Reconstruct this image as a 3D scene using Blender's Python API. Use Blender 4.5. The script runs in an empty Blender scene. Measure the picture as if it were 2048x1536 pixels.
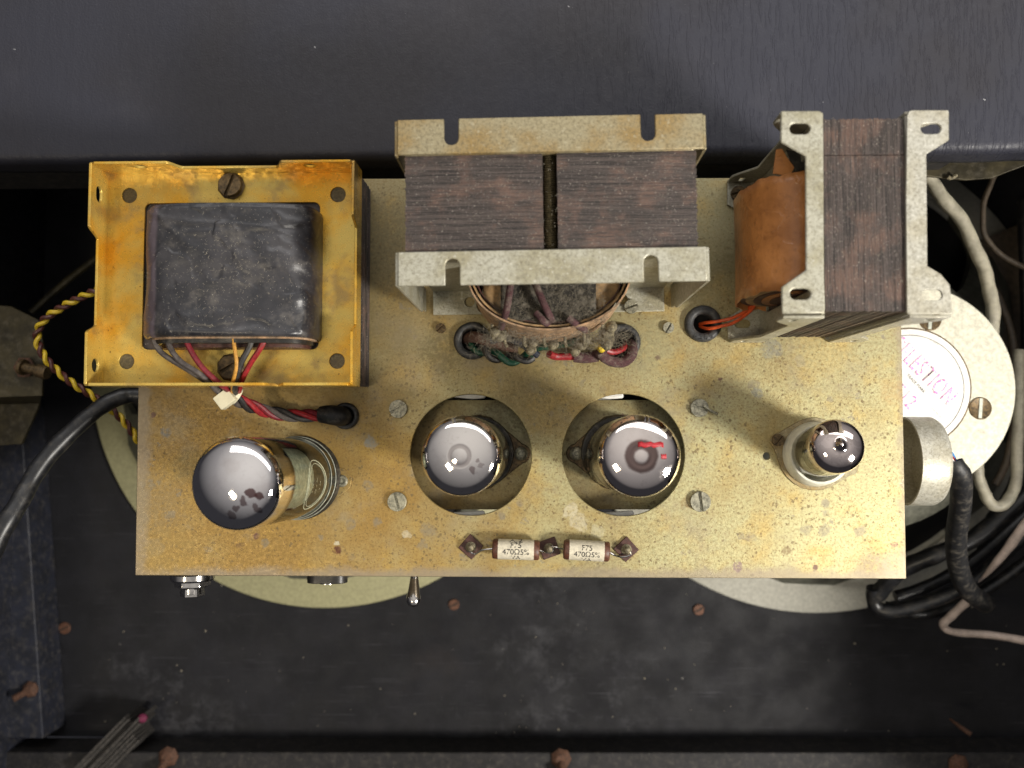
import bpy, math, random
from math import radians as R, sin, cos, pi
from mathutils import Vector, Matrix, Quaternion
from mathutils.geometry import delaunay_2d_cdt
random.seed(7)
S = 0.001                      # everything below is written in millimetres
sc = bpy.context.scene
COL = sc.collection
# ------------------------------------------------------------------ camera
F = 1770.0; CX, CY = 1024.0, 768.0; NX, NY = 1070.0, 860.0; H = 385.0
cam_d = bpy.data.cameras.new('camera'); cam = bpy.data.objects.new('camera', cam_d); COL.objects.link(cam)
cam_d.sensor_width = 36; cam_d.lens = 36*F/2048; cam_d.clip_start = 0.01; cam_d.clip_end = 20
down = Vector((NX-CX, -(NY-CY), -F)).normalized()          # world down in camera space
zc = -down                                                # world up, in camera space
xc = (Vector((1, 0, 0)) - zc*zc.x).normalized(); yc = zc.cross(xc)
ROT = Matrix((xc, yc, zc))                                # rows: world axes in camera space = camera->world
cam.matrix_world = Matrix.Translation((0, 0, H*S)) @ ROT.to_4x4()
sc.camera = cam
cam_d.dof.use_dof = True; cam_d.dof.focus_distance = 0.375; cam_d.dof.aperture_fstop = 9.0

def P(px, py, z=0.0):
    "point of the photograph (2048 wide) on the level z, in mm"
    d = ROT @ Vector((px-CX, -(py-CY), -F))
    t = (z-H)/d.z
    return Vector((d.x*t, d.y*t, z))
def PL(z, *pts): return [P(a, b, z) for a, b in pts]
def sc_at(z): return F/(H-z)
# ------------------------------------------------------------------ world, lamps, exposure
w = bpy.data.worlds.new('World'); sc.world = w; w.use_nodes = True
bg = w.node_tree.nodes['Background']; bg.inputs[1].default_value = 1.0
# a plain room: pale ceiling overhead and a little more toward the window side, dimmer walls near the horizon
_t = w.node_tree; _tc = _t.nodes.new('ShaderNodeTexCoord'); _d = _t.nodes.new('ShaderNodeVectorMath'); _d.operation = 'DOT_PRODUCT'
_t.links.new(_tc.outputs['Generated'], _d.inputs[0]); _d.inputs[1].default_value = (0.05, 0.42, 0.90)
_r = _t.nodes.new('ShaderNodeValToRGB'); _t.links.new(_d.outputs['Value'], _r.inputs[0]); _t.links.new(_r.outputs[0], bg.inputs[0])
_r.color_ramp.elements[0].position = 0.14; _r.color_ramp.elements[0].color = (.03, .03, .035, 1)
_r.color_ramp.elements[1].position = 1.0; _r.color_ramp.elements[1].color = (.66, .635, .61, 1)
_e = _r.color_ramp.elements.new(.62); _e.color = (.27, .26, .262, 1)
def lamp(name, loc, aim, size, power, col, shape='DISK', sy=None):
    l = bpy.data.lights.new(name, 'AREA'); l.shape = shape; l.size = size
    if sy: l.size_y = sy
    l.energy = power; l.color = col
    o = bpy.data.objects.new(name, l); COL.objects.link(o)
    o.location = Vector(loc)*S; d = (Vector(aim)-Vector(loc)).normalized()
    o.rotation_euler = d.to_track_quat('-Z', 'Y').to_euler(); return o
lamp('desk_lamp', (650, -300, 560), (60, 20, 0), 0.17, 10.5, (1.0, 0.95, 0.87))
lamp('window_light', (250, 1150, 1050), (0, 0, 0), 2.6, 10.0, (1.0, 0.98, 0.97), 'RECTANGLE', 0.42)
lamp('ceiling_lamp', (-620, -420, 1350), (0, 0, 0), 0.26, 3.0, (1.0, 0.86, 0.62), 'RECTANGLE', 0.16)
sc.view_settings.view_transform = 'Standard'; sc.view_settings.look = 'None'
sc.view_settings.exposure = 0.24; sc.view_settings.gamma = 1.0
# ------------------------------------------------------------------ object helpers
def tag(o, label=None, cat=None, group=None, kind=None):
    if label: o['label'] = label
    if cat: o['category'] = cat
    if group: o['group'] = group
    if kind: o['kind'] = kind
    return o
def thing(name, label, cat, loc=(0, 0, 0), group=None, rot=None):
    o = bpy.data.objects.new(name, None); COL.objects.link(o); o.empty_display_size = 0.01
    o.location = Vector(loc)*S
    if rot: o.rotation_mode = 'QUATERNION'; o.rotation_quaternion = rot
    return tag(o, label, cat, group)
def origin(o):
    v = Vector((0, 0, 0))
    while o: v += Vector(o.location)/S; o = o.parent
    return v
class MB:
    def __init__(s): s.v = []; s.f = []
    def add(s, vs, fs):
        n = len(s.v); s.v += [Vector(a) for a in vs]; s.f += [tuple(i+n for i in f) for f in fs]; return s
    def box(s, x0, x1, y0, y1, z0, z1):
        return s.add([(x, y, z) for z in (z0, z1) for y in (y0, y1) for x in (x0, x1)],
                     [(0, 2, 3, 1), (4, 5, 7, 6), (0, 1, 5, 4), (2, 6, 7, 3), (0, 4, 6, 2), (1, 3, 7, 5)])
    def plate(s, O, U, V, outer, holes=(), t=1.0):
        "flat sheet with holes: outline in (u,v), thickness t along UxV"
        O = Vector(O); U = Vector(U); V = Vector(V); Nn = U.cross(V).normalized()
        loops = [list(outer)]+[list(h) for h in holes]
        def area(l): return sum(l[i][0]*l[(i+1) % len(l)][1]-l[(i+1) % len(l)][0]*l[i][1] for i in range(len(l)))
        if area(loops[0]) < 0: loops[0].reverse()
        for i in range(1, len(loops)):
            if area(loops[i]) > 0: loops[i].reverse()
        flat = [a for l in loops for a in l]; n = len(flat); ed = []; k = 0
        for l in loops: ed += [(k+i, k+(i+1) % len(l)) for i in range(len(l))]; k += len(l)
        cdt = delaunay_2d_cdt([Vector((a[0], a[1])) for a in flat], ed, [], 0, 1e-7)
        def inside(q, l):
            c = False
            for i in range(len(l)):
                (xa, ya), (xb, yb) = l[i][:2], l[i-1][:2]
                if (ya > q[1]) != (yb > q[1]) and q[0] < (xb-xa)*(q[1]-ya)/(yb-ya)+xa: c = not c
            return c
        tri = []; om = cdt[3]
        for f in cdt[2]:
            if len(f) != 3 or any(not om[i] for i in f): continue
            q = sum((cdt[0][i] for i in f), Vector((0, 0)))/3
            if inside(q, loops[0]) and not any(inside(q, h) for h in loops[1:]): tri.append(tuple(om[i][0] for i in f))
        vs = [O+U*a[0]+V*a[1] for a in flat]; vs += [p+Nn*t for p in vs]
        fs = []
        for a, b, c in tri:
            pa, pb, pc = flat[a], flat[b], flat[c]
            cr = (pb[0]-pa[0])*(pc[1]-pa[1])-(pc[0]-pa[0])*(pb[1]-pa[1])
            if cr < 0: b, c = c, b
            fs += [(a, c, b), (a+n, b+n, c+n)]
        k = 0
        for l in loops:
            m = len(l)
            for i in range(m):
                j = (i+1) % m; fs.append((k+i, k+j, k+j+n, k+i+n))
            k += m
        return s.add(vs, fs)
    def sheet(s, pts, holes=(), t=1.0, z=None):
        "horizontal sheet whose top is at z"
        z = pts[0].z if z is None else z
        return s.plate((0, 0, z-t), (1, 0, 0), (0, 1, 0), [(p[0], p[1]) for p in pts], [[(p[0], p[1]) for p in h] for h in holes], t)
    def lathe(s, O, A, prof, seg=32, sx=1.0, closed=False):
        O = Vector(O); A = Vector(A).normalized()
        X = A.orthogonal().normalized() if abs(A.z) < .999 else Vector((1, 0, 0)); Y = A.cross(X)
        vs = []; idx = []
        for r, h in prof:
            if r < 1e-5: idx.append([len(vs)]*seg); vs.append(O+A*h)
            else:
                idx.append(list(range(len(vs), len(vs)+seg)))
                vs += [O+A*h+X*(r*sx*cos(2*pi*i/seg))+Y*(r*sin(2*pi*i/seg)) for i in range(seg)]
        fs = []; rng = len(idx) if closed else len(idx)-1
        for k in range(rng):
            a, b = idx[k], idx[(k+1) % len(idx)]
            for i in range(seg):
                j = (i+1) % seg; q = []
                for t in (a[i], a[j], b[j], b[i]):
                    if t not in q: q.append(t)
                if len(q) > 2: fs.append(tuple(q))
        return s.add(vs, fs)
    def tube(s, pts, r, seg=10, sub=6, caps=True, rs=None):
        pts = [Vector(p) for p in pts]
        if sub > 1: pts, rs = smooth(pts, sub, rs)
        n = len(pts); T = [(pts[min(i+1, n-1)]-pts[max(i-1, 0)]).normalized() for i in range(n)]
        X = T[0].orthogonal().normalized(); vs = []
        for i in range(n):
            X = (X-T[i]*X.dot(T[i])).normalized(); Y = T[i].cross(X); q = rs[i] if rs else r
            vs += [pts[i]+X*q*cos(2*pi*k/seg)+Y*q*sin(2*pi*k/seg) for k in range(seg)]
        fs = [(i*seg+k, i*seg+(k+1) % seg, (i+1)*seg+(k+1) % seg, (i+1)*seg+k) for i in range(n-1) for k in range(seg)]
        if caps: fs += [tuple(range(seg))[::-1], tuple((n-1)*seg+k for k in range(seg))]
        return s.add(vs, fs)
    def mesh(s, name, off=Vector((0, 0, 0)), ang=35):
        me = bpy.data.meshes.new(name)
        me.from_pydata([tuple((v-off)*S) for v in s.v], [], s.f); me.validate(); me.update()
        import bmesh
        bm = bmesh.new(); bm.from_mesh(me); bmesh.ops.recalc_face_normals(bm, faces=bm.faces); bm.to_mesh(me); bm.free()
        if ang:
            for p in me.polygons: p.use_smooth = True
            me.set_sharp_from_angle(angle=R(ang))
        return me
    def build(s, name, mat, parent=None, bevel=0, ang=35, local=False, label=None, kind=None, loc=None):
        if parent: off = Vector((0, 0, 0)) if local else origin(parent)
        else:
            if loc is None:
                n = len(s.v); loc = sum(s.v, Vector())/n; loc.z = min(v.z for v in s.v)
            off = Vector(loc)
        me = s.mesh(name, off, ang); me.materials.append(mat)
        o = bpy.data.objects.new(name, me); COL.objects.link(o)
        if parent: o.parent = parent
        else: o.location = off*S
        if bevel:
            b = o.modifiers.new('bevel', 'BEVEL'); b.width = bevel*S; b.segments = 2; b.limit_method = 'ANGLE'; b.angle_limit = R(40); b.harden_normals = False
        if label: o['label'] = label
        if kind: o['kind'] = kind
        return o
def inst(src, parent, loc, rz=0, name=None, scale=1.0):
    o = src.copy(); COL.objects.link(o); o.parent = parent
    o.location = (Vector(loc)-(origin(parent) if parent else Vector()))*S; o.rotation_euler = (0, 0, rz); o.scale = (scale,)*3
    return o
def smooth(p, sub, rs=None):
    out = []; ro = []
    q = [p[0]*2-p[1]]+list(p)+[p[-1]*2-p[-2]]
    for i in range(1, len(q)-2):
        for k in range(sub):
            t = k/sub; a, b, c, d = q[i-1:i+3]
            out.append(0.5*((2*b)+(c-a)*t+(2*a-5*b+4*c-d)*t*t+(3*b-a-3*c+d)*t**3))
            if rs: ro.append(rs[i-1]*(1-t)+rs[i]*t)
    out.append(p[-1].copy())
    if rs: ro.append(rs[-1])
    return out, (ro if rs else None)
def twist(center, offs, pitch, phase, sub=8):
    c, _ = smooth([Vector(a) for a in center], sub); out = []; L = 0
    X = None
    for i, p in enumerate(c):
        T = (c[min(i+1, len(c)-1)]-c[max(i-1, 0)]).normalized()
        if X is None: X = T.orthogonal().normalized()
        X = (X-T*X.dot(T)).normalized(); Y = T.cross(X)
        if i: L += (p-c[i-1]).length
        a = phase+2*pi*L/pitch
        out.append(p+X*offs*cos(a)+Y*offs*sin(a))
    return out
def circ(c, r, n=28, ry=None, a0=0):
    ry = r if ry is None else ry
    return [(c[0]+r*cos(a0+2*pi*i/n), c[1]+ry*sin(a0+2*pi*i/n)) for i in range(n)]
def slot(c, L, r, ang=0, n=8):
    ca, sa = cos(ang), sin(ang); pts = []
    for k in range(n+1): a = -pi/2+pi*k/n; pts.append((L/2-r+r*cos(a), r*sin(a)))
    for k in range(n+1): a = pi/2+pi*k/n; pts.append((-L/2+r+r*cos(a), r*sin(a)))
    return [(c[0]+x*ca-y*sa, c[1]+x*sa+y*ca) for x, y in pts]
# ------------------------------------------------------------------ materials
def lin(r, g, b):
    f = lambda u: ((u/255+0.055)/1.055)**2.4 if u/255 > 0.04045 else u/255/12.92
    return (f(r), f(g), f(b), 1)
class NT:
    def __init__(s, name):
        s.m = bpy.data.materials.new(name); s.m.use_nodes = True; s.t = s.m.node_tree; s.n = s.t.nodes; s.l = s.t.links
        s.b = s.n['Principled BSDF']; s.out = s.n['Material Output']
        tc = s.n.new('ShaderNodeTexCoord'); s.co = s.map(tc.outputs['Object'], (1000, 1000, 1000))
    def put(s, inp, v):
        if hasattr(v, 'is_linked') or isinstance(v, bpy.types.NodeSocket): s.l.new(v, inp)
        else: inp.default_value = v
    def map(s, vec, scale=(1, 1, 1), rot=(0, 0, 0), loc=(0, 0, 0)):
        n = s.n.new('ShaderNodeMapping'); s.l.new(vec, n.inputs[0]); n.inputs['Scale'].default_value = scale
        n.inputs['Rotation'].default_value = rot; n.inputs['Location'].default_value = loc; return n.outputs[0]
    def noise(s, scale, detail=4, rough=.55, vec=None, dist=0, seed=0):
        n = s.n.new('ShaderNodeTexNoise'); v = vec or s.co
        if seed: v = s.map(v, loc=(seed*13.7, seed*7.1, seed*3.3))
        s.l.new(v, n.inputs['Vector']); n.inputs['Scale'].default_value = scale
        n.inputs['Detail'].default_value = detail; n.inputs['Roughness'].default_value = rough; n.inputs['Distortion'].default_value = dist
        return n.outputs['Fac']
    def vor(s, scale, vec=None, feature='F1', out='Distance', rand=1):
        n = s.n.new('ShaderNodeTexVoronoi'); n.feature = feature; s.l.new(vec or s.co, n.inputs['Vector'])
        n.inputs['Scale'].default_value = scale; n.inputs['Randomness'].default_value = rand; return n.outputs[out]
    def warp(s, amt, scale, vec=None):
        n = s.n.new('ShaderNodeTexNoise'); s.l.new(vec or s.co, n.inputs['Vector']); n.inputs['Scale'].default_value = scale; n.inputs['Detail'].default_value = 3
        a = s.n.new('ShaderNodeVectorMath'); a.operation = 'SUBTRACT'; s.l.new(n.outputs['Color'], a.inputs[0]); a.inputs[1].default_value = (.5, .5, .5)
        b = s.n.new('ShaderNodeVectorMath'); b.operation = 'SCALE'; s.l.new(a.outputs[0], b.inputs[0]); b.inputs['Scale'].default_value = amt
        c = s.n.new('ShaderNodeVectorMath'); c.operation = 'ADD'; s.l.new(b.outputs[0], c.inputs[0]); s.l.new(vec or s.co, c.inputs[1]); return c.outputs[0]
    def ramp(s, fac, a, b, ca=0.0, cb=1.0):
        n = s.n.new('ShaderNodeMapRange'); n.interpolation_type = 'SMOOTHSTEP'
        s.put(n.inputs[0], fac); n.inputs[1].default_value = a; n.inputs[2].default_value = b; n.inputs[3].default_value = ca; n.inputs[4].default_value = cb
        return n.outputs[0]
    def mix(s, fac, a, b, mode='MIX'):
        n = s.n.new('ShaderNodeMix'); n.data_type = 'RGBA'; n.blend_type = mode
        s.put(n.inputs[0], fac); s.put(n.inputs[6], a); s.put(n.inputs[7], b); return n.outputs[2]
    def math(s, op, a, b=0.0):
        n = s.n.new('ShaderNodeMath'); n.operation = op; s.put(n.inputs[0], a); s.put(n.inputs[1], b); return n.outputs[0]
    def xyz(s, vec=None):
        n = s.n.new('ShaderNodeSeparateXYZ'); s.l.new(vec or s.co, n.inputs[0]); return n.outputs
    def bump(s, h, strength=.3, dist=.2):
        n = s.n.new('ShaderNodeBump'); s.l.new(h, n.inputs['Height']); n.inputs['Strength'].default_value = strength; n.inputs['Distance'].default_value = dist*S
        s.l.new(n.outputs[0], s.b.inputs['Normal']); return n
    def set(s, **k):
        for a, v in k.items():
            s.put(s.b.inputs[{'col': 'Base Color', 'metal': 'Metallic', 'rough': 'Roughness', 'spec': 'Specular IOR Level', 'coat': 'Coat Weight', 'sheen': 'Sheen Weight', 'trans': 'Transmission Weight', 'ior': 'IOR', 'alpha': 'Alpha', 'sss': 'Subsurface Weight'}[a]], v)
        return s.m
CHO = tuple(P(1040, 760, -50))
_g = (134, 126, 108); _b = (112, 88, 62); _w = (214, 208, 184); _o = (128, 116, 76)
MARKS = [(330, 866, 3, (128, 130, 128), .8), (310, 1092, 5, _g, .6), (380, 930, 7, _o, .5), (480, 1090, 2, _b, .8), (514, 1072, 2.2, (98, 66, 70), .9), (531, 1087, 2.4, _g, .8),
 (674, 1100, 2.6, (86, 42, 40), 1), (674, 1086, 1.6, _w, .9), (740, 886, 3.2, (140, 146, 144), .8), (735, 968, 3, _g, .7), (752, 1046, 2.6, _g, .8), (700, 1048, 3, _g, .7), (640, 1075, 2, _g, .8),
 (838, 942, 5, (150, 142, 122), .6), (856, 1062, 4, _g, .6), (813, 1068, 2.2, _w, .6), (844, 1090, 2.6, _g, .7), (925, 1112, 2.2, _g, .8), (1140, 1020, 4, _w, .6), (1158, 1042, 5, _w, .5), (1195, 1062, 3.4, (196, 190, 160), .6),
 (1545, 698, 5.5, (134, 134, 126), .7), (1600, 722, 3.4, (140, 140, 130), .6), (1506, 770, 2.6, _g, .7), (1515, 786, 2.8, (132, 134, 130), .7), (1660, 797, 2.2, _g, .7), (1560, 725, 2, _b, .4),
 (1648, 1062, 3.4, _g, .8), (1612, 1060, 3, _g, .7), (1500, 1075, 3, _g, .6), (1572, 1104, 2.6, _b, .75), (1482, 1074, 2, _g, .7), (1720, 1062, 3, _g, .8), (1476, 1136, 2.8, (132, 112, 110), .95), (1790, 780, 6, (170, 140, 92), .5),
 (1788, 1090, 2, (120, 84, 80), .8), (1745, 1140, 7, (136, 124, 104), .7), (1790, 1130, 6, (150, 140, 122), .6), (1640, 700, 12, (196, 172, 112), .4), (1000, 760, 26, _o, .35), (1100, 800, 22, _o, .35),
 (770, 480, 20, (120, 112, 84), .6), (765, 640, 22, (130, 118, 82), .5), (1420, 470, 20, (140, 134, 102), .5), (1440, 560, 16, (134, 124, 84), .5), (640, 800, 18, (150, 122, 66), .4), (1376, 1003, 4, (128, 104, 64), .7), (797, 800, 7, (138, 124, 84), .6),  # tarnish, plus shade painted left of the centre transformer and front right screw
 (1060, 1110, 14, (200, 190, 140), .35), (300, 1000, 14, (142, 128, 96), .5), (330, 1110, 12, (158, 134, 80), .5), (880, 700, 9, (108, 98, 66), .6), (1300, 700, 12, (150, 144, 110), .5), (1560, 860, 10, (138, 122, 78), .5)]
def gold_chassis(dark=1.0, name='gold passivated steel'):
    n = NT(name); n.co = n.map(n.co, loc=CHO); x, y, z = n.xyz()
    big = n.noise(.022, 4, .6); side = n.ramp(x, -190, 130)  # side: left darker, patina plus light falloff from the right painted in
    f = n.math('ADD', n.math('MULTIPLY', side, .62), n.math('MULTIPLY', n.math('SUBTRACT', big, .5), 1.6))
    up = n.ramp(n.math('ADD', y, n.math('MULTIPLY', n.noise(.03, 3, seed=3), 60)), 20, 110)
    c = n.mix(n.ramp(f, 0.0, .75), lin(158*dark, 128*dark, 70*dark), lin(182*dark, 177*dark, 134*dark))
    c = n.mix(n.math('MULTIPLY', up, .65), c, lin(150*dark, 141*dark, 108*dark))
    c = n.mix(n.ramp(n.noise(.05, 5, .6, seed=5), .48, .72, 0, .55), c, lin(188*dark, 154*dark, 76*dark))
    c = n.mix(n.ramp(n.noise(.9, 6, .75, seed=2), .42, .68, 0, .6), c, lin(124*dark, 98*dark, 55*dark))
    c = n.mix(n.ramp(n.noise(3.2, 3, .7, seed=6), .60, .74, 0, .55), c, lin(222*dark, 206*dark, 140*dark))
    sp = n.ramp(n.vor(.36, n.warp(1.8, .8)), .27, .15)
    c = n.mix(n.math('MULTIPLY', sp, n.ramp(n.noise(.05, 3, seed=9), .38, .52, 0, .8)), c, lin(112*dark, 96*dark, 66*dark))
    c = n.mix(n.math('MULTIPLY', n.ramp(n.vor(.75, n.warp(1.2, 1.4)), .27, .14), .72), c, lin(114*dark, 94*dark, 58*dark))
    blot = n.math('MAXIMUM', n.ramp(n.noise(.17, 6, .62, seed=21), .615, .66), n.ramp(n.vor(.065, n.warp(2.2, .6)), .155, .085))
    blot = n.math('MULTIPLY', blot, n.ramp(n.noise(.022, 3, seed=12), .50, .60, 0, .7))
    c = n.mix(blot, c, lin(134*dark, 126*dark, 110*dark))
    bl2 = n.ramp(n.vor(.036, n.warp(1.6, .8)), .055, .03)
    c = n.mix(n.math('MULTIPLY', bl2, .9), c, lin(102*dark, 72*dark, 66*dark))
    # wear along the folded edges
    edge = n.math('MINIMUM', n.math('MINIMUM', n.math('SUBTRACT', 160.0, x), n.math('ADD', x, 172.5)), n.math('ADD', y, 63.5))
    ed = n.ramp(n.math('ADD', edge, n.math('MULTIPLY', n.noise(.14, 5, .6), -9)), -3.5, 1.2, .8, 0)
    c = n.mix(ed, c, lin(150*dark, 138*dark, 118*dark))
    c = n.mix(n.ramp(n.noise(.035, 6, .7, seed=31), .50, .70, 0, .6), c, lin(150*dark, 138*dark, 112*dark))
    wq = n.warp(5, .22); fz = n.math('MULTIPLY', n.math('SUBTRACT', n.noise(.5, 5, .7, seed=41), .5), 1.0)
    brk = n.ramp(n.noise(.55, 5, .7, seed=44), .36, .56, .35, 1)
    for px, py, rr_, colr, am in MARKS:
        if rr_ < 6: rr_ *= .78; am *= .85
        q_ = P(px, py, 0); vd = n.n.new('ShaderNodeVectorMath'); vd.operation = 'DISTANCE'; n.l.new(wq, vd.inputs[0]); vd.inputs[1].default_value = (q_.x, q_.y, 0)
        dd_ = n.math('ADD', vd.outputs['Value'], n.math('MULTIPLY', fz, rr_*1.1)); soft = .45 if rr_ < 5 else .9
        c = n.mix(n.math('MULTIPLY', brk, n.ramp(dd_, rr_*(1-soft*.5), rr_*(1+soft*.5), am, 0)), c, lin(*[u*dark for u in colr]))
    h = n.math('ADD', n.noise(2.2, 4, .7), n.math('MULTIPLY', blot, -.5))
    n.bump(h, .35, .18)
    return n.set(col=c, metal=.5, rough=n.ramp(n.noise(.6, 4), .3, .7, .34, .56))
def zinc(name, base=(176, 176, 166), tint=(150, 138, 104), tw=.5, metal=.4, bright=(226, 226, 216)):
    n = NT(name)
    c = n.mix(n.ramp(n.noise(.06, 4, .6), .38, .66, 0, tw), lin(*base), lin(*tint))
    c = n.mix(n.ramp(n.noise(.9, 6, .8, seed=4), .42, .66, 0, .75), c, lin(base[0]*.66, base[1]*.64, base[2]*.6))
    c = n.mix(n.ramp(n.noise(.5, 5, .7, seed=8), .56, .7, 0, .55), c, lin(*bright))
    c = n.mix(n.ramp(n.vor(.5, n.warp(1.5, 1)), .17, .08, 0, .5), c, lin(96, 82, 62))
    n.bump(n.noise(2, 4, .7), .3, .12)
    return n.set(col=c, metal=metal, rough=n.ramp(n.noise(.7, 4), .3, .7, .34, .55))
def amber_metal():
    n = NT('amber passivated steel'); x, y, z = n.xyz()
    wv = n.warp(14, .03)
    c = n.mix(n.ramp(n.noise(.035, 4, .55, wv), .36, .62), lin(214, 158, 42), lin(204, 176, 92))
    c = n.mix(n.ramp(n.noise(.05, 4, .6, wv, seed=3), .5, .66, 0, .8), c, lin(158, 132, 82))
    c = n.mix(n.ramp(n.noise(.09, 5, .6, wv, seed=7), .60, .76, 0, .3), c, lin(176, 112, 36))
    c = n.mix(n.ramp(n.noise(.8, 5, .7, seed=5), .58, .72, 0, .6), c, lin(104, 74, 30))
    c = n.mix(n.ramp(n.vor(.28, n.warp(2, .8)), .10, .05, 0, .8), c, lin(70, 50, 26))
    n.bump(n.noise(1.6, 4, .6), .22, .12)
    return n.set(col=c, metal=.55, rough=n.ramp(n.noise(.3, 3), .3, .7, .2, .38))
def lam(name, axis):
    "edges of stacked iron sheets; axis = stacking direction"
    n = NT(name); sc_ = {'x': (4.4, .04, .04), 'y': (.04, 4.4, .04), 'z': (.04, .04, 4.6)}[axis]
    st = n.map(n.co, sc_); s2 = n.map(n.co, tuple(a*.4 if a > 1 else a*4 for a in sc_))
    c = n.mix(n.ramp(n.noise(1, 3, .6, st), .35, .65), lin(34, 31, 30), lin(90, 80, 75))
    patch = n.math('MULTIPLY', n.ramp(n.noise(.07, 5, .6, n.warp(3, .4)), .46, .62), n.ramp(n.noise(1, 4, .7, s2), .34, .58))
    c = n.mix(n.math('MULTIPLY', patch, .6), c, lin(126, 98, 84))
    c = n.mix(n.ramp(n.noise(1.3, 5, .75, seed=3), .55, .68, 0, .55), c, lin(132, 122, 118))
    c = n.mix(n.ramp(n.vor(1.0, n.warp(1, 1)), .16, .09, 0, .8), c, lin(196, 188, 176))
    n.bump(n.noise(1, 3, .6, st), .7, .35)
    return n.set(col=c, metal=.15, rough=.62)
def plain(name, rgb, rough=.5, metal=0., var=.25, vs=.6, bump=.15, bd=.1, coat=0, dust=0, spec=.5, sp=0):
    n = NT(name); d = [c*(1-var) for c in rgb]
    c = n.mix(n.ramp(n.noise(vs, 5, .65), .3, .7), lin(*rgb), lin(*d))
    if dust: c = n.mix(n.ramp(n.noise(.25, 6, .7, seed=4), .46, .72, 0, dust), c, lin(142, 134, 120))
    if sp: c = n.mix(n.ramp(n.vor(.8, n.warp(1.2, 1)), .13, .07, 0, sp), c, lin(190, 184, 172))
    n.bump(n.noise(vs*3, 4, .65), bump, bd)
    return n.set(col=c, rough=rough, metal=metal, coat=coat, spec=spec)
def vinyl():
    n = NT('black leathercloth'); x, y, z = n.xyz()
    c = n.mix(n.ramp(n.noise(.012, 3), .35, .65), lin(40, 39, 45), lin(42, 43, 53))
    c = n.mix(n.ramp(n.noise(.02, 6, .7, seed=3), .56, .76, 0, .05), c, lin(110, 108, 112))
    c = n.mix(n.ramp(n.vor(.055, n.warp(4, .5)), .03, .018, 0, .8), c, lin(150, 150, 152))
    c = n.mix(n.ramp(n.vor(.25, n.warp(2, 1)), .035, .02, 0, .5), c, lin(140, 138, 138))
    wr = n.noise(1, 5, .6, n.map(n.co, (.22, .05, .05)))
    wr2 = n.math('MULTIPLY', n.ramp(n.noise(1, 4, .6, n.map(n.co, (.5, .06, .1)), seed=2), .5, .62), n.ramp(x, -20, 90))
    gr = n.vor(1.1, n.warp(.7, 1.2), 'SMOOTH_F1')
    h = n.math('ADD', n.math('MULTIPLY', gr, .42), n.math('ADD', n.math('MULTIPLY', wr, 1.1), n.math('MULTIPLY', wr2, .9)))
    n.bump(h, .5, .4)
    return n.set(col=c, rough=n.ramp(n.noise(.3, 4), .3, .7, .46, .6), spec=.42)
def board():
    n = NT('dusty black painted board')
    c = n.mix(n.ramp(n.noise(.03, 5, .65), .35, .7), lin(22, 22, 25), lin(31, 31, 35))
    d = n.math('MULTIPLY', n.ramp(n.noise(.011, 4, .6, seed=5), .48, .64), n.ramp(n.noise(.08, 6, .75, n.warp(12, .03)), .45, .7))
    d = n.math('MULTIPLY', d, n.ramp(n.xyz()[0], 60, -20))
    c = n.mix(n.math('MULTIPLY', d, .34), c, lin(88, 88, 92))
    c = n.mix(n.ramp(n.noise(.015, 4, .6, seed=11), .62, .76, 0, .2), c, lin(50, 42, 38))
    c = n.mix(n.ramp(n.noise(1, 4, .6, n.map(n.co, (.03, 1.2, 1)), seed=2), .62, .75, 0, .22), c, lin(110, 110, 116))
    c = n.mix(n.ramp(n.vor(.05, n.warp(5, .5)), .03, .018, 0, .6), c, lin(130, 128, 124))
    n.bump(n.noise(.5, 6, .7), .4, .5)
    return n.set(col=c, rough=n.ramp(n.noise(.05, 4), .3, .7, .6, .8), spec=.3)
def thin_glass(name, tint=(236, 240, 232), refl=.08):
    n = NT(name); n.n.remove(n.b)
    tr = n.n.new('ShaderNodeBsdfTransparent'); tr.inputs[0].default_value = lin(*tint)
    gl = n.n.new('ShaderNodeBsdfGlossy'); gl.inputs['Roughness'].default_value = .03
    fr = n.n.new('ShaderNodeLayerWeight'); fr.inputs[0].default_value = .22
    mx = n.n.new('ShaderNodeMixShader'); f = n.math('ADD', n.math('MULTIPLY', fr.outputs['Fresnel'], .9), refl)
    n.l.new(f, mx.inputs[0]); n.l.new(tr.outputs[0], mx.inputs[1]); n.l.new(gl.outputs[0], mx.inputs[2]); n.l.new(mx.outputs[0], n.out.inputs[0])
    return n, mx
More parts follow.
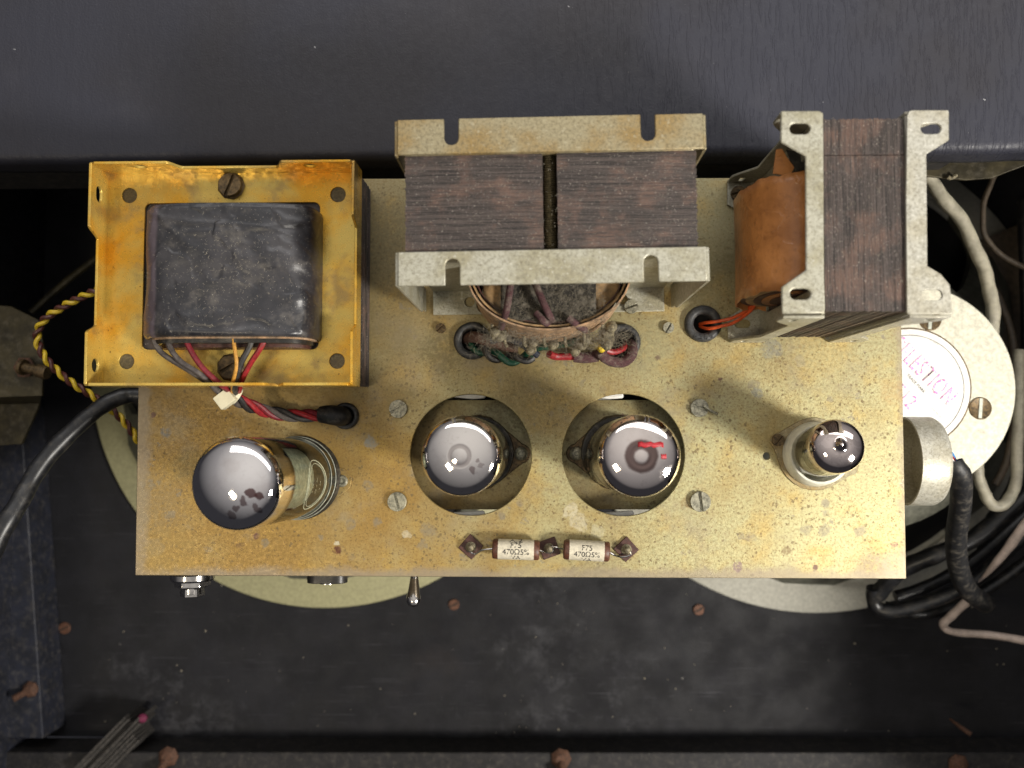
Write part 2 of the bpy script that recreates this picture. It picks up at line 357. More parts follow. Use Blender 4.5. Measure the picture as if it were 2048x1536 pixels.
def valve_glass(name, h0, silver=(214, 208, 206), ring=None, seed=1, edge=(58, 40, 44), rag=3.0, tint=(240, 244, 234), patch=0, painted_reflections=()):
    "clear bulb whose top is silvered inside by the getter, down to local height h0"
    n, mx = thin_glass(name, tint); x, y, z = n.xyz()
    r = n.math('SQRT', n.math('ADD', n.math('MULTIPLY', x, x), n.math('MULTIPLY', y, y)))
    ns = n.math('MULTIPLY', n.math('SUBTRACT', n.noise(.12, 5, .65, seed=seed), .5), rag*2)
    f = n.ramp(n.math('ADD', z, ns), h0-1.0, h0+.8)
    c = n.mix(n.ramp(n.math('ADD', z, ns), h0+.5, h0+5), lin(*edge), lin(*silver))
    c = n.mix(n.ramp(n.noise(.09, 4, .6, seed=seed+4), .45, .7, 0, .4), c, lin(silver[0]*.85, silver[1]*.82, silver[2]*.81))
    if ring: c = n.mix(n.math('MULTIPLY', n.ramp(n.math('ABSOLUTE', n.math('SUBTRACT', n.math('ADD', r, n.math('MULTIPLY', ns, .25)), ring[0])), ring[1], ring[1]*.5), ring[2]), c, lin(92, 64, 58))
    for (ex, ey, er, ea) in painted_reflections:  # dark spots painting in the reflection of the person holding the camera
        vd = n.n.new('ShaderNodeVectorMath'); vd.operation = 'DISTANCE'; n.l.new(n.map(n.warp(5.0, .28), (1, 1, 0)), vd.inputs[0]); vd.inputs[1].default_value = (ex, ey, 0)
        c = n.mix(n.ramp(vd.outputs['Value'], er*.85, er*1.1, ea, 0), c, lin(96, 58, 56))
    c = n.mix(n.ramp(n.noise(.22, 6, .7, seed=seed+6), .56, .74, 0, .25), c, lin(silver[0]*.6, silver[1]*.56, silver[2]*.55))
    if patch: c = n.mix(n.ramp(n.noise(.16, 4, .55, seed=seed+9), .50, .54, 0, patch), c, lin(66, 50, 46))
    gl = n.n.new('ShaderNodeBsdfPrincipled'); n.put(gl.inputs['Base Color'], c); gl.inputs['Metallic'].default_value = 1
    n.put(gl.inputs['Roughness'], n.ramp(n.noise(.5, 4), .4, .8, .03, .10)); gl.inputs['Coat Weight'].default_value = .6; gl.inputs['Coat Roughness'].default_value = .02
    m2 = n.n.new('ShaderNodeMixShader'); n.l.new(f, m2.inputs[0]); n.l.new(mx.outputs[0], m2.inputs[1]); n.l.new(gl.outputs[0], m2.inputs[2]); n.l.new(m2.outputs[0], n.out.inputs[0])
    return n.m
M = dict(
    chassis=gold_chassis(), sub=gold_chassis(.8, 'shaded gold sub plate'),  # sub is the chassis gold darkened for the shade below the top plate
    zinc=zinc('dull zinc plate', (186, 184, 172), (162, 152, 122), .5, .3, (224, 222, 212)), zincgold=zinc('yellowed zinc plate', (158, 148, 118), (150, 124, 74), .9, .4, (190, 182, 156)),
    zincpale=zinc('pale zinc plate', (180, 178, 162), (146, 138, 106), .7, .3, (214, 212, 198)),
    amber=amber_metal(), lamx=lam('iron sheet edges stacked sideways', 'x'), lamy=lam('iron sheet edges stacked lengthwise', 'y'), lamz=lam('iron sheet edges stacked upward', 'z'),
    rivetf=plain('grey brown rivet face', (112, 100, 72), .6, .3, .4, 1.2), rod=plain('blackened threaded steel', (92, 82, 58), .5, .6, .4, 1),
    screw=plain('dull nickel screw', (176, 172, 150), .42, .55, .4, .8, .3), rust=plain('rusty screw', (120, 82, 62), .65, .3, .5, 1.2, .5), brassdark=plain('dark brass screw', (112, 92, 62), .5, .5, .5, .8, .3),
    slotdark=plain('dark screw slot', (38, 32, 24), .8), chrome=plain('nickel plate', (206, 202, 196), .16, 1., .15, .4, .03),
    rubber=plain('grey black rubber', (58, 59, 60), .55, 0, .35, .7, .25, .15, dust=.3), sleeve=plain('black sleeve', (28, 28, 30), .5, 0, .3, .6, .4, .3, dust=.25),
    cable=plain('black rubber cable', (24, 25, 28), .38, 0, .3, .4, .15, .1, dust=.12), greycable=plain('beige grey cable', (178, 172, 152), .5, 0, .2, .2, .1, dust=.15),
    whitecable=plain('pinkish white cable', (206, 188, 176), .45, 0, .15, .2, .1), browncable=plain('brown cable', (92, 80, 66), .55, 0, .3, .3, .1),
    red=plain('red wire', (158, 36, 42), .42, 0, .3, .8, .1), darkred=plain('dark red wire', (128, 34, 44), .45, 0, .3, .8, .1), greyw=plain('dusty dark grey wire', (84, 76, 72), .7, 0, .3, 1, .3, dust=.3), blackw=plain('black wire', (40, 38, 38), .5, 0, .3, 1, .2, dust=.15),
    yellow=plain('yellow wire', (222, 190, 48), .42, 0, .12, .6, .1), brown=plain('brown wire', (92, 48, 42), .45, 0, .3, .6, .1), orange=plain('orange wire', (216, 86, 34), .42, 0, .2, .6, .1), ochre=plain('ochre wire', (206, 150, 62), .5, 0, .2, .8, .1),
    green=plain('dark green wire', (22, 78, 56), .45, 0, .35, .6, .2), cloth=plain('maroon cloth sleeve', (92, 58, 60), .9, 0, .45, 2.2, .8, .3, dust=.6), brownsl=plain('brown cloth sleeve', (96, 64, 50), .8, 0, .4, 2, .6, .2, dust=.25), blue=plain('blue wire', (60, 132, 190), .4, 0, .1), navy=plain('navy wire', (40, 46, 60), .4, 0, .3, .6, .1, dust=.2),
    solder=plain('dull solder', (146, 136, 108), .6, .3, .5, .9, .6, .4, dust=.3), kraft=plain('tan card', (176, 142, 98), .75, 0, .35, .25, .3, .2, dust=.2), felt=plain('dusty dark felt', (62, 58, 52), .95, 0, .5, .8, .9, .6, dust=.75, sp=.5),
    fibre=plain('brown fibre board', (84, 48, 38), .6, 0, .4, 1, .3, dust=.2), ceramic=plain('cream resistor enamel', (214, 206, 184), .35, 0, .12, .7, .1), resbrown=plain('brown resistor end', (104, 62, 44), .5, 0, .35, .8, .2, dust=.1),
    ink=plain('faded black ink', (46, 44, 42), .7, 0, .3), magenta=plain('magenta stamp ink', (196, 60, 168), .7, 0, .2), redink=plain('red paint mark', (176, 30, 40), .5, 0, .2),
    white=plain('white paper', (222, 220, 214), .6, 0, .08, .2, .05), nylon=plain('ivory nylon', (226, 220, 190), .35, 0, .06, .3, .05), socketw=plain('white ceramic socket', (228, 226, 210), .3, 0, .08, .4, .05), socketd=plain('black bakelite', (44, 42, 38), .4, 0, .4, .8, .1, dust=.3),
    plateint=plain('grey anode plate', (178, 180, 164), .45, .3, .3, .5, .1), mica=plain('pale getter frame', (196, 200, 186), .4, .2, .2, .5, .1),
    cream=plain('cream hammered paint', (172, 168, 130), .42, 0, .12, .5, .35, .25, dust=.12), spk=plain('off white speaker plate', (208, 205, 186), .45, .1, .16, .4, .3, .15, dust=.35), conep=plain('black speaker cone', (24, 22, 22), .9, 0, .3),
    vinyl=vinyl(), board=board(), offwhite=plain('off white hammered paint', (186, 184, 172), .42, 0, .12, .5, .35, .25, dust=.15), basket=plain('grey painted basket', (104, 104, 92), .5, .2, .3, .2, .2), wood=plain('dirty black batten', (30, 28, 30), .7, 0, .45, .12, .5, .4, dust=.12, sp=.3), bluewood=plain('blue black painted batten', (33, 36, 48), .6, 0, .35, .1, .4, .3, dust=.14), rawwood=plain('grey splintered wood', (66, 62, 58), .85, 0, .5, .5, .8, .6),
    olive=plain('olive passivated steel', (72, 65, 44), .5, .45, .4, .1, .3, .2, dust=.2), dirt=plain('pale dust', (150, 142, 126), .95, 0, .1), lintdark=plain('grey fluff', (124, 116, 100), .95, 0, .3), darkhole=plain('dark opening', (14, 13, 12), .9),
)
def stamp():
    n = NT('faded magenta stamp'); c = n.mix(n.ramp(n.noise(.9, 3, .6), .42, .56), lin(214, 120, 196), lin(226, 214, 220)); return n.set(col=c, rough=.7)
def coil_paper():
    n = NT('copper brown coil paper')
    c = n.mix(n.ramp(n.noise(.045, 4, .6), .35, .68), lin(190, 128, 72), lin(146, 94, 50))
    c = n.mix(n.ramp(n.noise(.3, 5, .7, seed=3), .5, .72, 0, .5), c, lin(112, 68, 36))
    n.bump(n.math('ADD', n.math('ADD', n.noise(.12, 3), n.math('MULTIPLY', n.noise(1.5, 3), .12)), n.math('MULTIPLY', n.ramp(n.noise(.09, 3, .5, n.warp(9, .05), seed=5), .49, .52), .22)), .45, 1.2)
    return n.set(col=c, rough=.33, spec=.5)
TAPEX = P(289, 540, 38).x-P(460, 560, 0).x
def tape():
    n = NT('black wrapped tape')
    wv = n.warp(7, .06)
    c = n.mix(n.ramp(n.noise(.05, 5, .6, wv), .4, .68), lin(34, 34, 38), lin(60, 58, 60))
    d = n.ramp(n.noise(.10, 6, .72, wv, seed=4), .52, .74, 0, .42)
    c = n.mix(d, c, lin(112, 106, 98))
    c = n.mix(n.ramp(n.vor(1.1, n.warp(1, 1)), .13, .07, 0, .75), c, lin(190, 184, 172))
    left = n.ramp(n.xyz()[0], TAPEX+9, TAPEX+7)
    c = n.mix(n.math('MULTIPLY', left, .7), c, lin(104, 92, 98))
    fold = n.ramp(n.noise(1, 2, .5, n.map(n.warp(14, .03), (.035, .07, .05)), seed=6), .3, .75)
    fold2 = n.ramp(n.noise(.05, 2, .5, n.warp(16, .03), seed=2), .47, .53)
    n.bump(n.math('ADD', n.math('ADD', fold, n.math('MULTIPLY', fold2, .35)), n.math('MULTIPLY', n.noise(.5, 4, .6), .10)), .5, 2.0)
    return n.set(col=c, rough=n.math('ADD', n.math('MULTIPLY', d, .5), .36), spec=.6)
M['card'] = plain('pale worn card', (196, 158, 120), .75, 0, .5, .35, .5, .3, dust=.6); M['coil'] = coil_paper(); M['magenta'] = stamp(); M['tape'] = tape()
# ================================================================== SETTING
ZB = -205.0                                     # the baffle board at the bottom of the cabinet
b = MB().box(-420, 520, -203, 420, ZB-18, ZB)
baffle = b.build('baffle_board', M['board']); tag(baffle, kind='structure')
# battens and walls
def edge_batten(p0, p1, width_dir, wdt, z1, name, mat, bev=.8):
    p0 = Vector(p0); p1 = Vector(p1); q = Vector(width_dir)*wdt
    poly = [(p0.x, p0.y), (p1.x, p1.y), (p1.x+q.x, p1.y+q.y), (p0.x+q.x, p0.y+q.y)]
    return MB().plate((0, 0, ZB+.3), (1, 0, 0), (0, 1, 0), poly, [], z1-ZB-.3).build(name, mat, bevel=bev)
a0 = P(88, 800, ZB); a1 = P(133, 1448, ZB)
bat = edge_batten(a0+(a0-a1)*1.0, a1, (-1, 0, 0), 40, -177, 'batten', M['bluewood']); tag(bat, kind='structure')
bb0 = P(-350, 1474, ZB); bb1 = P(2500, 1474, ZB)
bat2 = edge_batten(bb0, bb1, (0, -1, 0), 40, -177, 'batten', M['wood']); tag(bat2, kind='structure')
wl = MB().box(-352, -334, -260, 420, ZB-18, -40).build('side_wall', M['bluewood']); tag(wl, kind='structure')
wr = MB().box(329, 347, -244, 402, ZB-18, 40).build('side_wall', M['wood']); tag(wr, kind='structure')  # unseen right wall, raised and moved inward to shade the floor
wb = MB().box(-334, 392, -262, -244, ZB-18, -95).build('end_wall', M['wood']); tag(wb, kind='structure')
wt = MB().box(-352, 410, 402.5, 420, ZB-18, -40).build('end_wall', M['wood']); tag(wt, kind='structure')
# the covered panel at the top of the picture, with a rolled front edge
e0 = P(-500, 331, -12); e1 = P(2600, 296, -12); zt = -12.0
dirv = (e1-e0).normalized(); nrm = Vector((-dirv.y, dirv.x, 0))
prof = [(0, -16), (-.3, -12)]+[(4.5-4.5*cos(a), -4.5+4.5*sin(a)) for a in [R(k) for k in (0, 15, 30, 45, 60, 75, 90)]]+[(20, 0.25), (60, .1), (320, 0), (320, -17), (2, -17)]
nseg = 60; L = (e1-e0).length; pan = MB(); vs = []
for i in range(nseg+1):
    base = e0+dirv*(L*i/nseg)
    wob = .5*sin(i*.9)+.35*sin(i*2.3)
    vs += [(base.x+nrm.x*(u+(wob*.5 if u < 10 else 0)), base.y+nrm.y*(u+(wob*.5 if u < 10 else 0)), zt+v) for u, v in prof]
m = len(prof)
fs = [(i*m+k, (i+1)*m+k, (i+1)*m+(k+1) % m, i*m+(k+1) % m) for i in range(nseg) for k in range(m)]
pan.add(vs, fs); pan = pan.build('covered_panel', M['vinyl'], ang=60); tag(pan, kind='structure')
ub = MB().box(-420, P(1840, 300, -60).x, 125, 160, -62, -28.5).build('dark_gap_strip', M['wood']); tag(ub, kind='structure')  # made-up strip that keeps the gap behind the chassis dark
# far corner pieces in the cabinet
def bolt(px, py, z, dx, dy, r, L, mat, name='rusty_bolt', parent=None, washer=True):
    r *= .78; L *= .85; p = P(px, py, z); A = Vector((dx, dy, .55)).normalized()
    mb = MB().lathe(p, A, [(0, -3), (r, -3), (r, L*.2)]+[(r+(.25 if k % 2 else -.1), L*(.2+.8*k/12)) for k in range(12)]+[(r*.9, L), (0, L)], 14)
    if washer: mb.lathe(p, (0, 0, 1), [(0, 0), (r*2.5, 0), (r*2.6, 1.2), (r*1.6, 3.5), (r*1.3, 4), (0, 4)], 7)
    return mb.build(name, mat, parent)
M['rustb'] = plain('orange brown rust', (104, 72, 54), .75, .15, .45, 1.0, .6, .4)
bolt(62, 1378, -177, -.6, -.35, 2.6, 13, M['rustb'], 'bolt', bat)
bolt(338, 1512, -177, -.2, -.5, 3.2, 16, M['rustb'], 'bolt', bat2); bolt(1122, 1516, -177, .05, -.4, 3.2, 14, M['rustb'], 'bolt', bat2); bolt(1915, 1528, -177, .2, -.2, 3.2, 10, M['rustb'], 'bolt', bat2)
def floor_screw(px, py, r):
    p = P(px, py, ZB); mb = MB()
    mb.lathe(p, (0, 0, 1), [(0, -.5), (r, -.5), (r, .9), (r*.9, 1.3), (0, 1.3)], 20)
    o = mb.build('wood_screw', M['rust'], baffle)
    a = R(25); s = MB().plate(p+Vector((0, 0, 1.3)), (cos(a), sin(a), 0), (-sin(a), cos(a), 0), [(-r*.9, -.45), (r*.9, -.45), (r*.9, .45), (-r*.9, .45)], [], .12).build('slot', M['slotdark'], o)  # dark strip drawn on the head as the slot
for q in ((908, 1209, 3.6), (1397, 1219, 3.6), (130, 1256, 3.9)): floor_screw(*q)
# splintered corner block, nail, odd bits
blk = MB(); rr = random.Random(3)
s0 = P(283, 1438, -176); s1 = P(165, 1560, -168)
dd = (s1-s0).normalized(); nn = Vector((-dd.y, dd.x, 0))
for k in range(8):
    o_ = nn*(k-3.5)*2.3; l0 = rr.uniform(0, 7)+(abs(k-3))*1.6
    a = s0+o_+dd*l0; c = s1+o_; hh = rr.uniform(5, 8.5)
    w_ = 1.12
    blk.add([a-nn*w_-Vector((0, 0, 24)), a+nn*w_-Vector((0, 0, 24)), c+nn*w_-Vector((0, 0, 24)), c-nn*w_-Vector((0, 0, 24)), a-nn*w_*.7+Vector((0, 0, hh-7)), a+nn*w_*.7+Vector((0, 0, hh-7.6)), c+nn*w_+Vector((0, 0, hh-7)), c-nn*w_+Vector((0, 0, hh-6.6))],
            [(0, 1, 2, 3), (4, 5, 6, 7), (0, 1, 5, 4), (1, 2, 6, 5), (2, 3, 7, 6), (3, 0, 4, 7)])
blk = blk.build('wood_block', M['rawwood']); tag(blk, 'splintered grey corner block of wood with a magenta painted tip', 'wood block')
MB().lathe(s0+Vector((0, 0, -1)), (0, 0, 1), [(0, -2), (2.6, -2), (2.9, 0), (1.7, 1.6), (0, 2)], 12).build('painted_tip', plain('magenta paint', (112, 30, 66), .6), blk)
nl = MB().tube([P(1900, 1438, -185), P(1921, 1454, -176), P(1942, 1469, -172)], 1.3, 8, 2, rs=[.7, 1.3, 1.5]).build('nail', M['rustb']); tag(nl, 'thin rusty nail sticking out near the lower right corner of the cabinet', 'nail')
# olive bracket at the left edge
ob = thing('mounting_bracket', 'dark olive folded metal bracket with a stub bolt at the left edge', 'bracket', P(20, 760, -120))
MB().sheet(PL(-92, (-140, 600), (22, 612), (78, 640), (88, 700), (84, 792), (-140, 800)), [], 2).build('top_plate', M['olive'], ob, .4)
MB().sheet(PL(-116, (-140, 812), (80, 806), (44, 888), (-140, 902)), [], 2).build('lower_flange', M['olive'], ob, .4)
q0 = P(-140, 797, -94); q1 = P(84, 789, -94); q2 = P(80, 806, -116); q3 = P(-140, 812, -116)
MB().add([q0, q1, q2, q3]+[v+Vector((0, 2, 0)) for v in (q0, q1, q2, q3)], [(0, 1, 2, 3), (4, 5, 6, 7), (0, 1, 5, 4), (1, 2, 6, 5), (2, 3, 7, 6), (3, 0, 4, 7)]).build('fold', M['olive'], ob)
q = P(62, 738, -84); MB().lathe(q, (1, -.22, .1), [(0, -6), (4.4, -6), (4.4, -4), (2.6, -4), (2.6, 3), (3.6, 4), (3.9, 8), (3.6, 10), (0, 10)], 20).build('stub_bolt', M['brassdark'], ob)
MB().lathe(P(50, 735, -90), (0, 0, 1), [(0, 0), (6, 0), (6, 1), (0, 1.5)], 6).build('nut', M['rustb'], ob)
dr = MB().tube([P(215, 500, -150), P(130, 565, -140), P(62, 625, -132)], 2.2, 8, 3).build('support_rod', M['olive']); tag(dr, 'dim slanting metal rod above the yellow and brown twisted wires', 'rod')
# olive plate under the right end of the covered panel
pl = MB().sheet(PL(-40, (1500, 250), (2200, 250), (2200, 318), (2052, 330), (1985, 356), (1930, 360), (1850, 352), (1500, 352)), [], 1.6).build('chassis_support_plate', M['olive'], None, .3)
tag(pl, 'olive gold metal plate tucked under the right end of the black panel', 'plate')
MB().tube([P(1897, 355, -38.5), P(1903, 357, -38), P(1912, 350, -38)], .9, 8, 3, rs=[1.2, .7, 1.1]).build('solder_spot', M['solder'], pl)
# ================================================================== SPEAKERS
def speaker(cx, cy, mx_, my_, label, paint):
    c = Vector((cx, cy, 0)); mg = Vector((mx_, my_, 0)); t = thing('loudspeaker', label, 'loudspeaker', (cx, cy, ZB), 'loudspeakers under the chassis')
    pr = [(129, .4), (158.6, .4), (159, 1), (159, 3.6), (158.2, 4.4), (143, 4.6), (142, 5.8), (138, 6), (137.2, 3), (130, 2.6), (129, .4)]
    MB().lathe((cx, cy, ZB), (0, 0, 1), pr, 128, closed=False).build('rim', M[paint], t, ang=50)
    # basket: skewed cone of legs between the rim and the magnet seat
    z0 = ZB+4; z1 = -122
    def pt(r, a, f): cc = c.lerp(mg, f); return Vector((cc.x+r*cos(a), cc.y+r*sin(a), z0+(z1-z0)*f))
    bk = MB(); nleg = 6
    for k in range(nleg):
        a0 = R(-32)+2*pi*k/nleg
        g = []
        for j in range(9):
            f = j/8; r = 138*(1-f)**.8+66*(1-(1-f)**.8); hw = .17+.17*(2*f-1)**4+.06*f
            for s_ in (-1, -.33, .33, 1):
                lift = 3 if abs(s_) < .5 else 0
                g.append(pt(r+lift, a0+hw*s_, f)+Vector((0, 0, lift)))
            for s_ in (1, .33, -.33, -1):
                g.append(pt(r-3, a0+hw*s_, f)+Vector((0, 0, -2)))
        fs = [(i*8+q, i*8+(q+1) % 8, (i+1)*8+(q+1) % 8, (i+1)*8+q) for i in range(8) for q in range(8)]
        bk.add(g, fs)
    bk.build('basket', M['basket'], t, ang=50)
    MB().lathe((mg.x, mg.y, -124), (0, 0, 1), [(40, 0), (76, 0), (78, 2), (76, 6), (62, 14), (50, 16), (40, 16)], 64, closed=True).build('basket_seat', M['basket'], t)
    MB().lathe((cx, cy, ZB+2), (0, 0, 1), [(134, 2), (126, 5), (120, 3), (112, 8), (45, 62), (30, 64), (0, 64)], 64).build('cone', M['conep'], t, ang=60)
    MB().lathe((mg.x, mg.y, -110), (0, 0, 1), [(0, 0), (44, 0), (44, 38), (0, 38)], 48).build('magnet', M['socketd'], t)
    return t, mg
rimL = P(655, 735, ZB); rimR = P(1618, 738, ZB); mag = P(1821, 775, -60)
sR, mg = speaker(rimR.x, rimR.y, mag.x, mag.y, 'off white loudspeaker with its round label, under the right end of the chassis', 'offwhite')
sL, _ = speaker(rimL.x, rimL.y, rimL.x+4, rimL.y+14, 'cream rimmed loudspeaker under the left end of the chassis', 'cream')
rm = 207/sc_at(-60)
bp = MB().lathe((mag.x, mag.y, -71), (0, 0, 1), [(0, 0), (rm, 0), (rm, 10), (rm-.8, 11), (0, 11)], 96).build('magnet_plate', M['spk'], sR, ang=40)
for ang in (17, 107, 197, 287):
    a = R(-ang+0); q = Vector((mag.x+35.5*cos(a), mag.y+35.5*sin(a), -60))
    o = MB().lathe(q, (0, 0, 1), [(0, -.4), (5.6, -.4), (5.6, .25), (5.2, .45), (4.9, .3), (0, .3)], 28).build('plate_screw', M['brassdark'], bp)
    aa = R(85); MB().plate(q+Vector((0, 0, .31)), (cos(aa), sin(aa), 0), (-sin(aa), cos(aa), 0), [(-4.9, -.8), (4.9, -.8), (4.9, .8), (-4.9, .8)], [], .3).build('slot', M['mica'], o)
rl = 116/sc_at(-60)
lb = MB().lathe((mag.x, mag.y, -60), (0, 0, 1), [(0, 0), (rl, 0), (rl, .35), (0, .35)], 80).build('round_label', M['white'], sR)
MB().lathe((mag.x, mag.y, -60), (0, 0, 1), [(rl+.1, 0.02), (rl+.75, 0.02), (rl+.75, .2), (rl+.1, .2)], 80, closed=True).build('label_groove', M['brassdark'], bp)
MB().lathe((mag.x, mag.y, -59.63), (0, 0, 1), [(rl-3.2, 0), (rl-2.9, 0), (rl-2.9, .05), (rl-3.2, .05)], 80, closed=True).build('printed_ring', M['ink'], lb)
def text(s, size, mat, name, parent, M4, ext=.04, bend=None, align='CENTER', bold=0, spacing=1, local=False):
    "flat print: M4 places text-plane mm coordinates in the scene; bend=(radius) wraps the y direction"
    cu = bpy.data.curves.new('print', 'FONT'); cu.body = s; cu.size = size; cu.align_x = align; cu.align_y = 'CENTER'; cu.offset = bold; cu.space_character = spacing; cu.extrude = 0
    ob_ = bpy.data.objects.new('print', cu); COL.objects.link(ob_)
    dg = bpy.context.evaluated_depsgraph_get(); me = bpy.data.meshes.new_from_object(ob_.evaluated_get(dg))
    bpy.data.objects.remove(ob_); bpy.data.curves.remove(cu)
    off = Vector() if local else origin(parent)
    for v in me.vertices:
        p = v.co.copy()
        if bend: th = p.y/bend; p = Vector((p.x, bend*sin(th), bend*cos(th)))
        v.co = (M4 @ p-off)*S
    me.name = name; me.materials.clear(); me.materials.append(mat)
    o = bpy.data.objects.new(name, me); COL.objects.link(o); o.parent = parent
    so = o.modifiers.new('thick', 'SOLIDIFY'); so.thickness = ext*S; so.offset = 1
    return o
def place(p, rz, sx=1): return Matrix.Translation(p) @ Matrix.Rotation(rz, 4, 'Z') @ Matrix.Scale(sx, 4, (1, 0, 0))
zl = -59.62; rz = R(-47)
text('CELESTION', 12.6, M['magenta'], 'stamped_print', lb, place(P(1846, 741, zl), rz, .60), bold=.05, spacing=1.1)
text('T12', 10.5, M['magenta'], 'stamped_print', lb, place(P(1808, 792, zl), rz, .8), bold=-.05)
text('TRADE MARK', 2.0, M['ink'], 'small_print', lb, place(P(1832, 767, zl), rz))
text('- -- --- --', 1.9, M['ink'], 'small_print', lb, place(P(1873, 825, zl), rz))
text('-- --- -', 1.9, M['ink'], 'small_print', lb, place(P(1868, 684, zl), R(-28)))
# ================================================================== CHASSIS
corn = PL(0, (283, 358), (1797, 355), (1813, 1158), (270, 1151))
ch = thing('amplifier_chassis', 'long speckled gold steel amplifier chassis carrying transformers and four valves', 'amplifier chassis', P(1040, 760, -50))
holes = [[tuple(v) for v in PL(0, *circ(c, r, 72))] for c, r in (((942, 910), 121), ((1247, 910), 122))]
for c, r in (((945, 682), 25), ((1243, 685), 25), ((1405, 648), 22), ((692, 832), 18), ((1533, 912), 7)): holes.append([tuple(v) for v in PL(0, *circ(c, r, 24))])
MB().sheet(corn, holes, 1.3).build('top_plate', M['chassis'], ch, .35)
def skirt(a, b_, zb=-50, name='skirt'):
    d = (b_-a).normalized(); nn_ = Vector((d.y, -d.x, 0))       # inward
    ins = nn_*.05
    A_, B_ = a+ins+d*.05, b_+ins-d*.05
    t_ = nn_*1.2
    return MB().add([A_+Vector((0, 0, -1.31)), B_+Vector((0, 0, -1.31)), B_+Vector((0, 0, zb)), A_+Vector((0, 0, zb)), A_+t_+Vector((0, 0, -1.31)), B_+t_+Vector((0, 0, -1.31)), B_+t_+Vector((0, 0, zb)), A_+t_+Vector((0, 0, zb))],
                    [(0, 1, 2, 3), (4, 5, 6, 7), (0, 1, 5, 4), (1, 2, 6, 5), (2, 3, 7, 6), (3, 0, 4, 7)]).build(name, M['chassis'], ch)
for i in range(4): skirt(corn[i], corn[(i+1) % 4], name=('back_skirt', 'side_skirt', 'front_skirt', 'side_skirt')[i])
# sub plate carrying the two output valve holders, with clear gaps above and below
sub_h = []
ZS = -16
sp_ = MB().sheet(PL(ZS, (800, 800), (1390, 800), (1390, 1019), (800, 1019)), [], 1.3).build('sub_plate', M['sub'], ch, .2)
for px, py in ((935, 778), (1212, 778), (938, 1044), (1238, 1044)):
    MB().sheet(PL(-5, (px-34, py-18), (px+30, py-22), (px+36, py+18), (px+8, py+20), (px-30, py+16)), [], 4).build('white_gap_card', M['white'], ch, .8)  # made-up white pieces set high so the gaps look bright
# slotted screws
def screwhead(px, py, r, z, mat, rz, parent=ch, dome=.35, name='screw', h=1.8):
    p = P(px, py, z); rmm = r/sc_at(z)
    o = MB()
    # the head is two half discs with a real slot between them
    ca, sa = cos(rz), sin(rz); sw = rmm*.15
    for sg in (-1, 1):
        a_s = math.asin(sw/rmm); pts = []
        for k in range(15):
            a = a_s+(pi-2*a_s)*k/14; pts.append((rmm*cos(a), sg*rmm*sin(a)))
        o.plate(p+Vector((0, 0, h*.35)), (ca, sa, 0), (-sa, ca, 0), pts, [], h*.65)
    o.lathe(p, (0, 0, 1), [(0, 0), (rmm, 0), (rmm, h*.36), (0, h*.36)], 28)
    return o.build(name, mat, parent, bevel=min(.35, rmm*.12))
screwhead(797, 818, 18, 0, M['screw'], R(28)); screwhead(795, 1003, 19, 0, M['screw'], R(105)); screwhead(1398, 816, 18, 0, M['screw'], R(-20)); screwhead(1400, 1003, 20, 0, M['screw'], R(96))
screwhead(882, 657, 10, 0, M['brassdark'], R(40)); screwhead(1336, 656, 11, 0, M['screw'], R(60))
screwhead(968, 612, 15, 1.2, M['brassdark'], R(70)); screwhead(1262, 614, 14, 1.2, M['screw'], R(20))
# stray wire end by the right hand screw
MB().tube([P(1408, 812, 2), P(1422, 822, 3), P(1434, 828, 1.5)], .7, 6, 3).build('wire_end', M['screw'], ch)
def grommet(px, py, r, rh, marks=False, tilt=0):
    p = P(px, py, 0); rm_ = r/sc_at(2); ri = rh/sc_at(2)
    pr = [(ri, -2)]+[((rm_+ri)/2+(rm_-ri)/2*cos(a), 1.2+1.9*sin(a)) for a in [R(180-k*20) for k in range(10)]]+[(rm_, 0.05), (rm_-1.5, 0.02)]
    o = MB().lathe(p, (0, 0, 1), pr, 40).build('grommet', M['rubber'], ch, ang=60)
    d = MB().lathe(p+Vector((0, 0, -6)), (0, 0, 1), [(0, 0), (ri*1.1, 0), (ri*1.1, 3), (0, .5)], 24).build('hole_backing', M['darkhole'], o)  # near-black disc added to make the inside of the hole dark
    if marks:
        for k, s_ in enumerate('0300'):
            a = R(238+k*20); q = p+Vector((cos(a)*(rm_+ri)/2*1.06, sin(a)*(rm_+ri)/2*1.06, 3.05))
            text(s_, 3.0, M['rubber'], 'moulded_mark', o, place(q, a+pi/2), ext=.25)
    return o
g1 = grommet(692, 832, 27, 17); g2 = grommet(945, 682, 38, 22); g3 = grommet(1243, 685, 38, 24); g4 = grommet(1405, 648, 37, 19, True)
# eyelet plate by the rectifier
q = MB().sheet(PL(.7, (640, 925), (690, 938), (704, 955), (700, 975), (672, 998), (630, 1010)), [], .7).build('holder_flange', M['chassis'], ch, .15)
MB().lathe(P(684, 962, .7), (0, 0, 1), [(0, 0), (2.6, 0), (2.6, .6), (2.0, 1.2), (1.5, 1.2), (1.3, .5), (0, .5)], 24).build('rivet', M['screw'], ch)
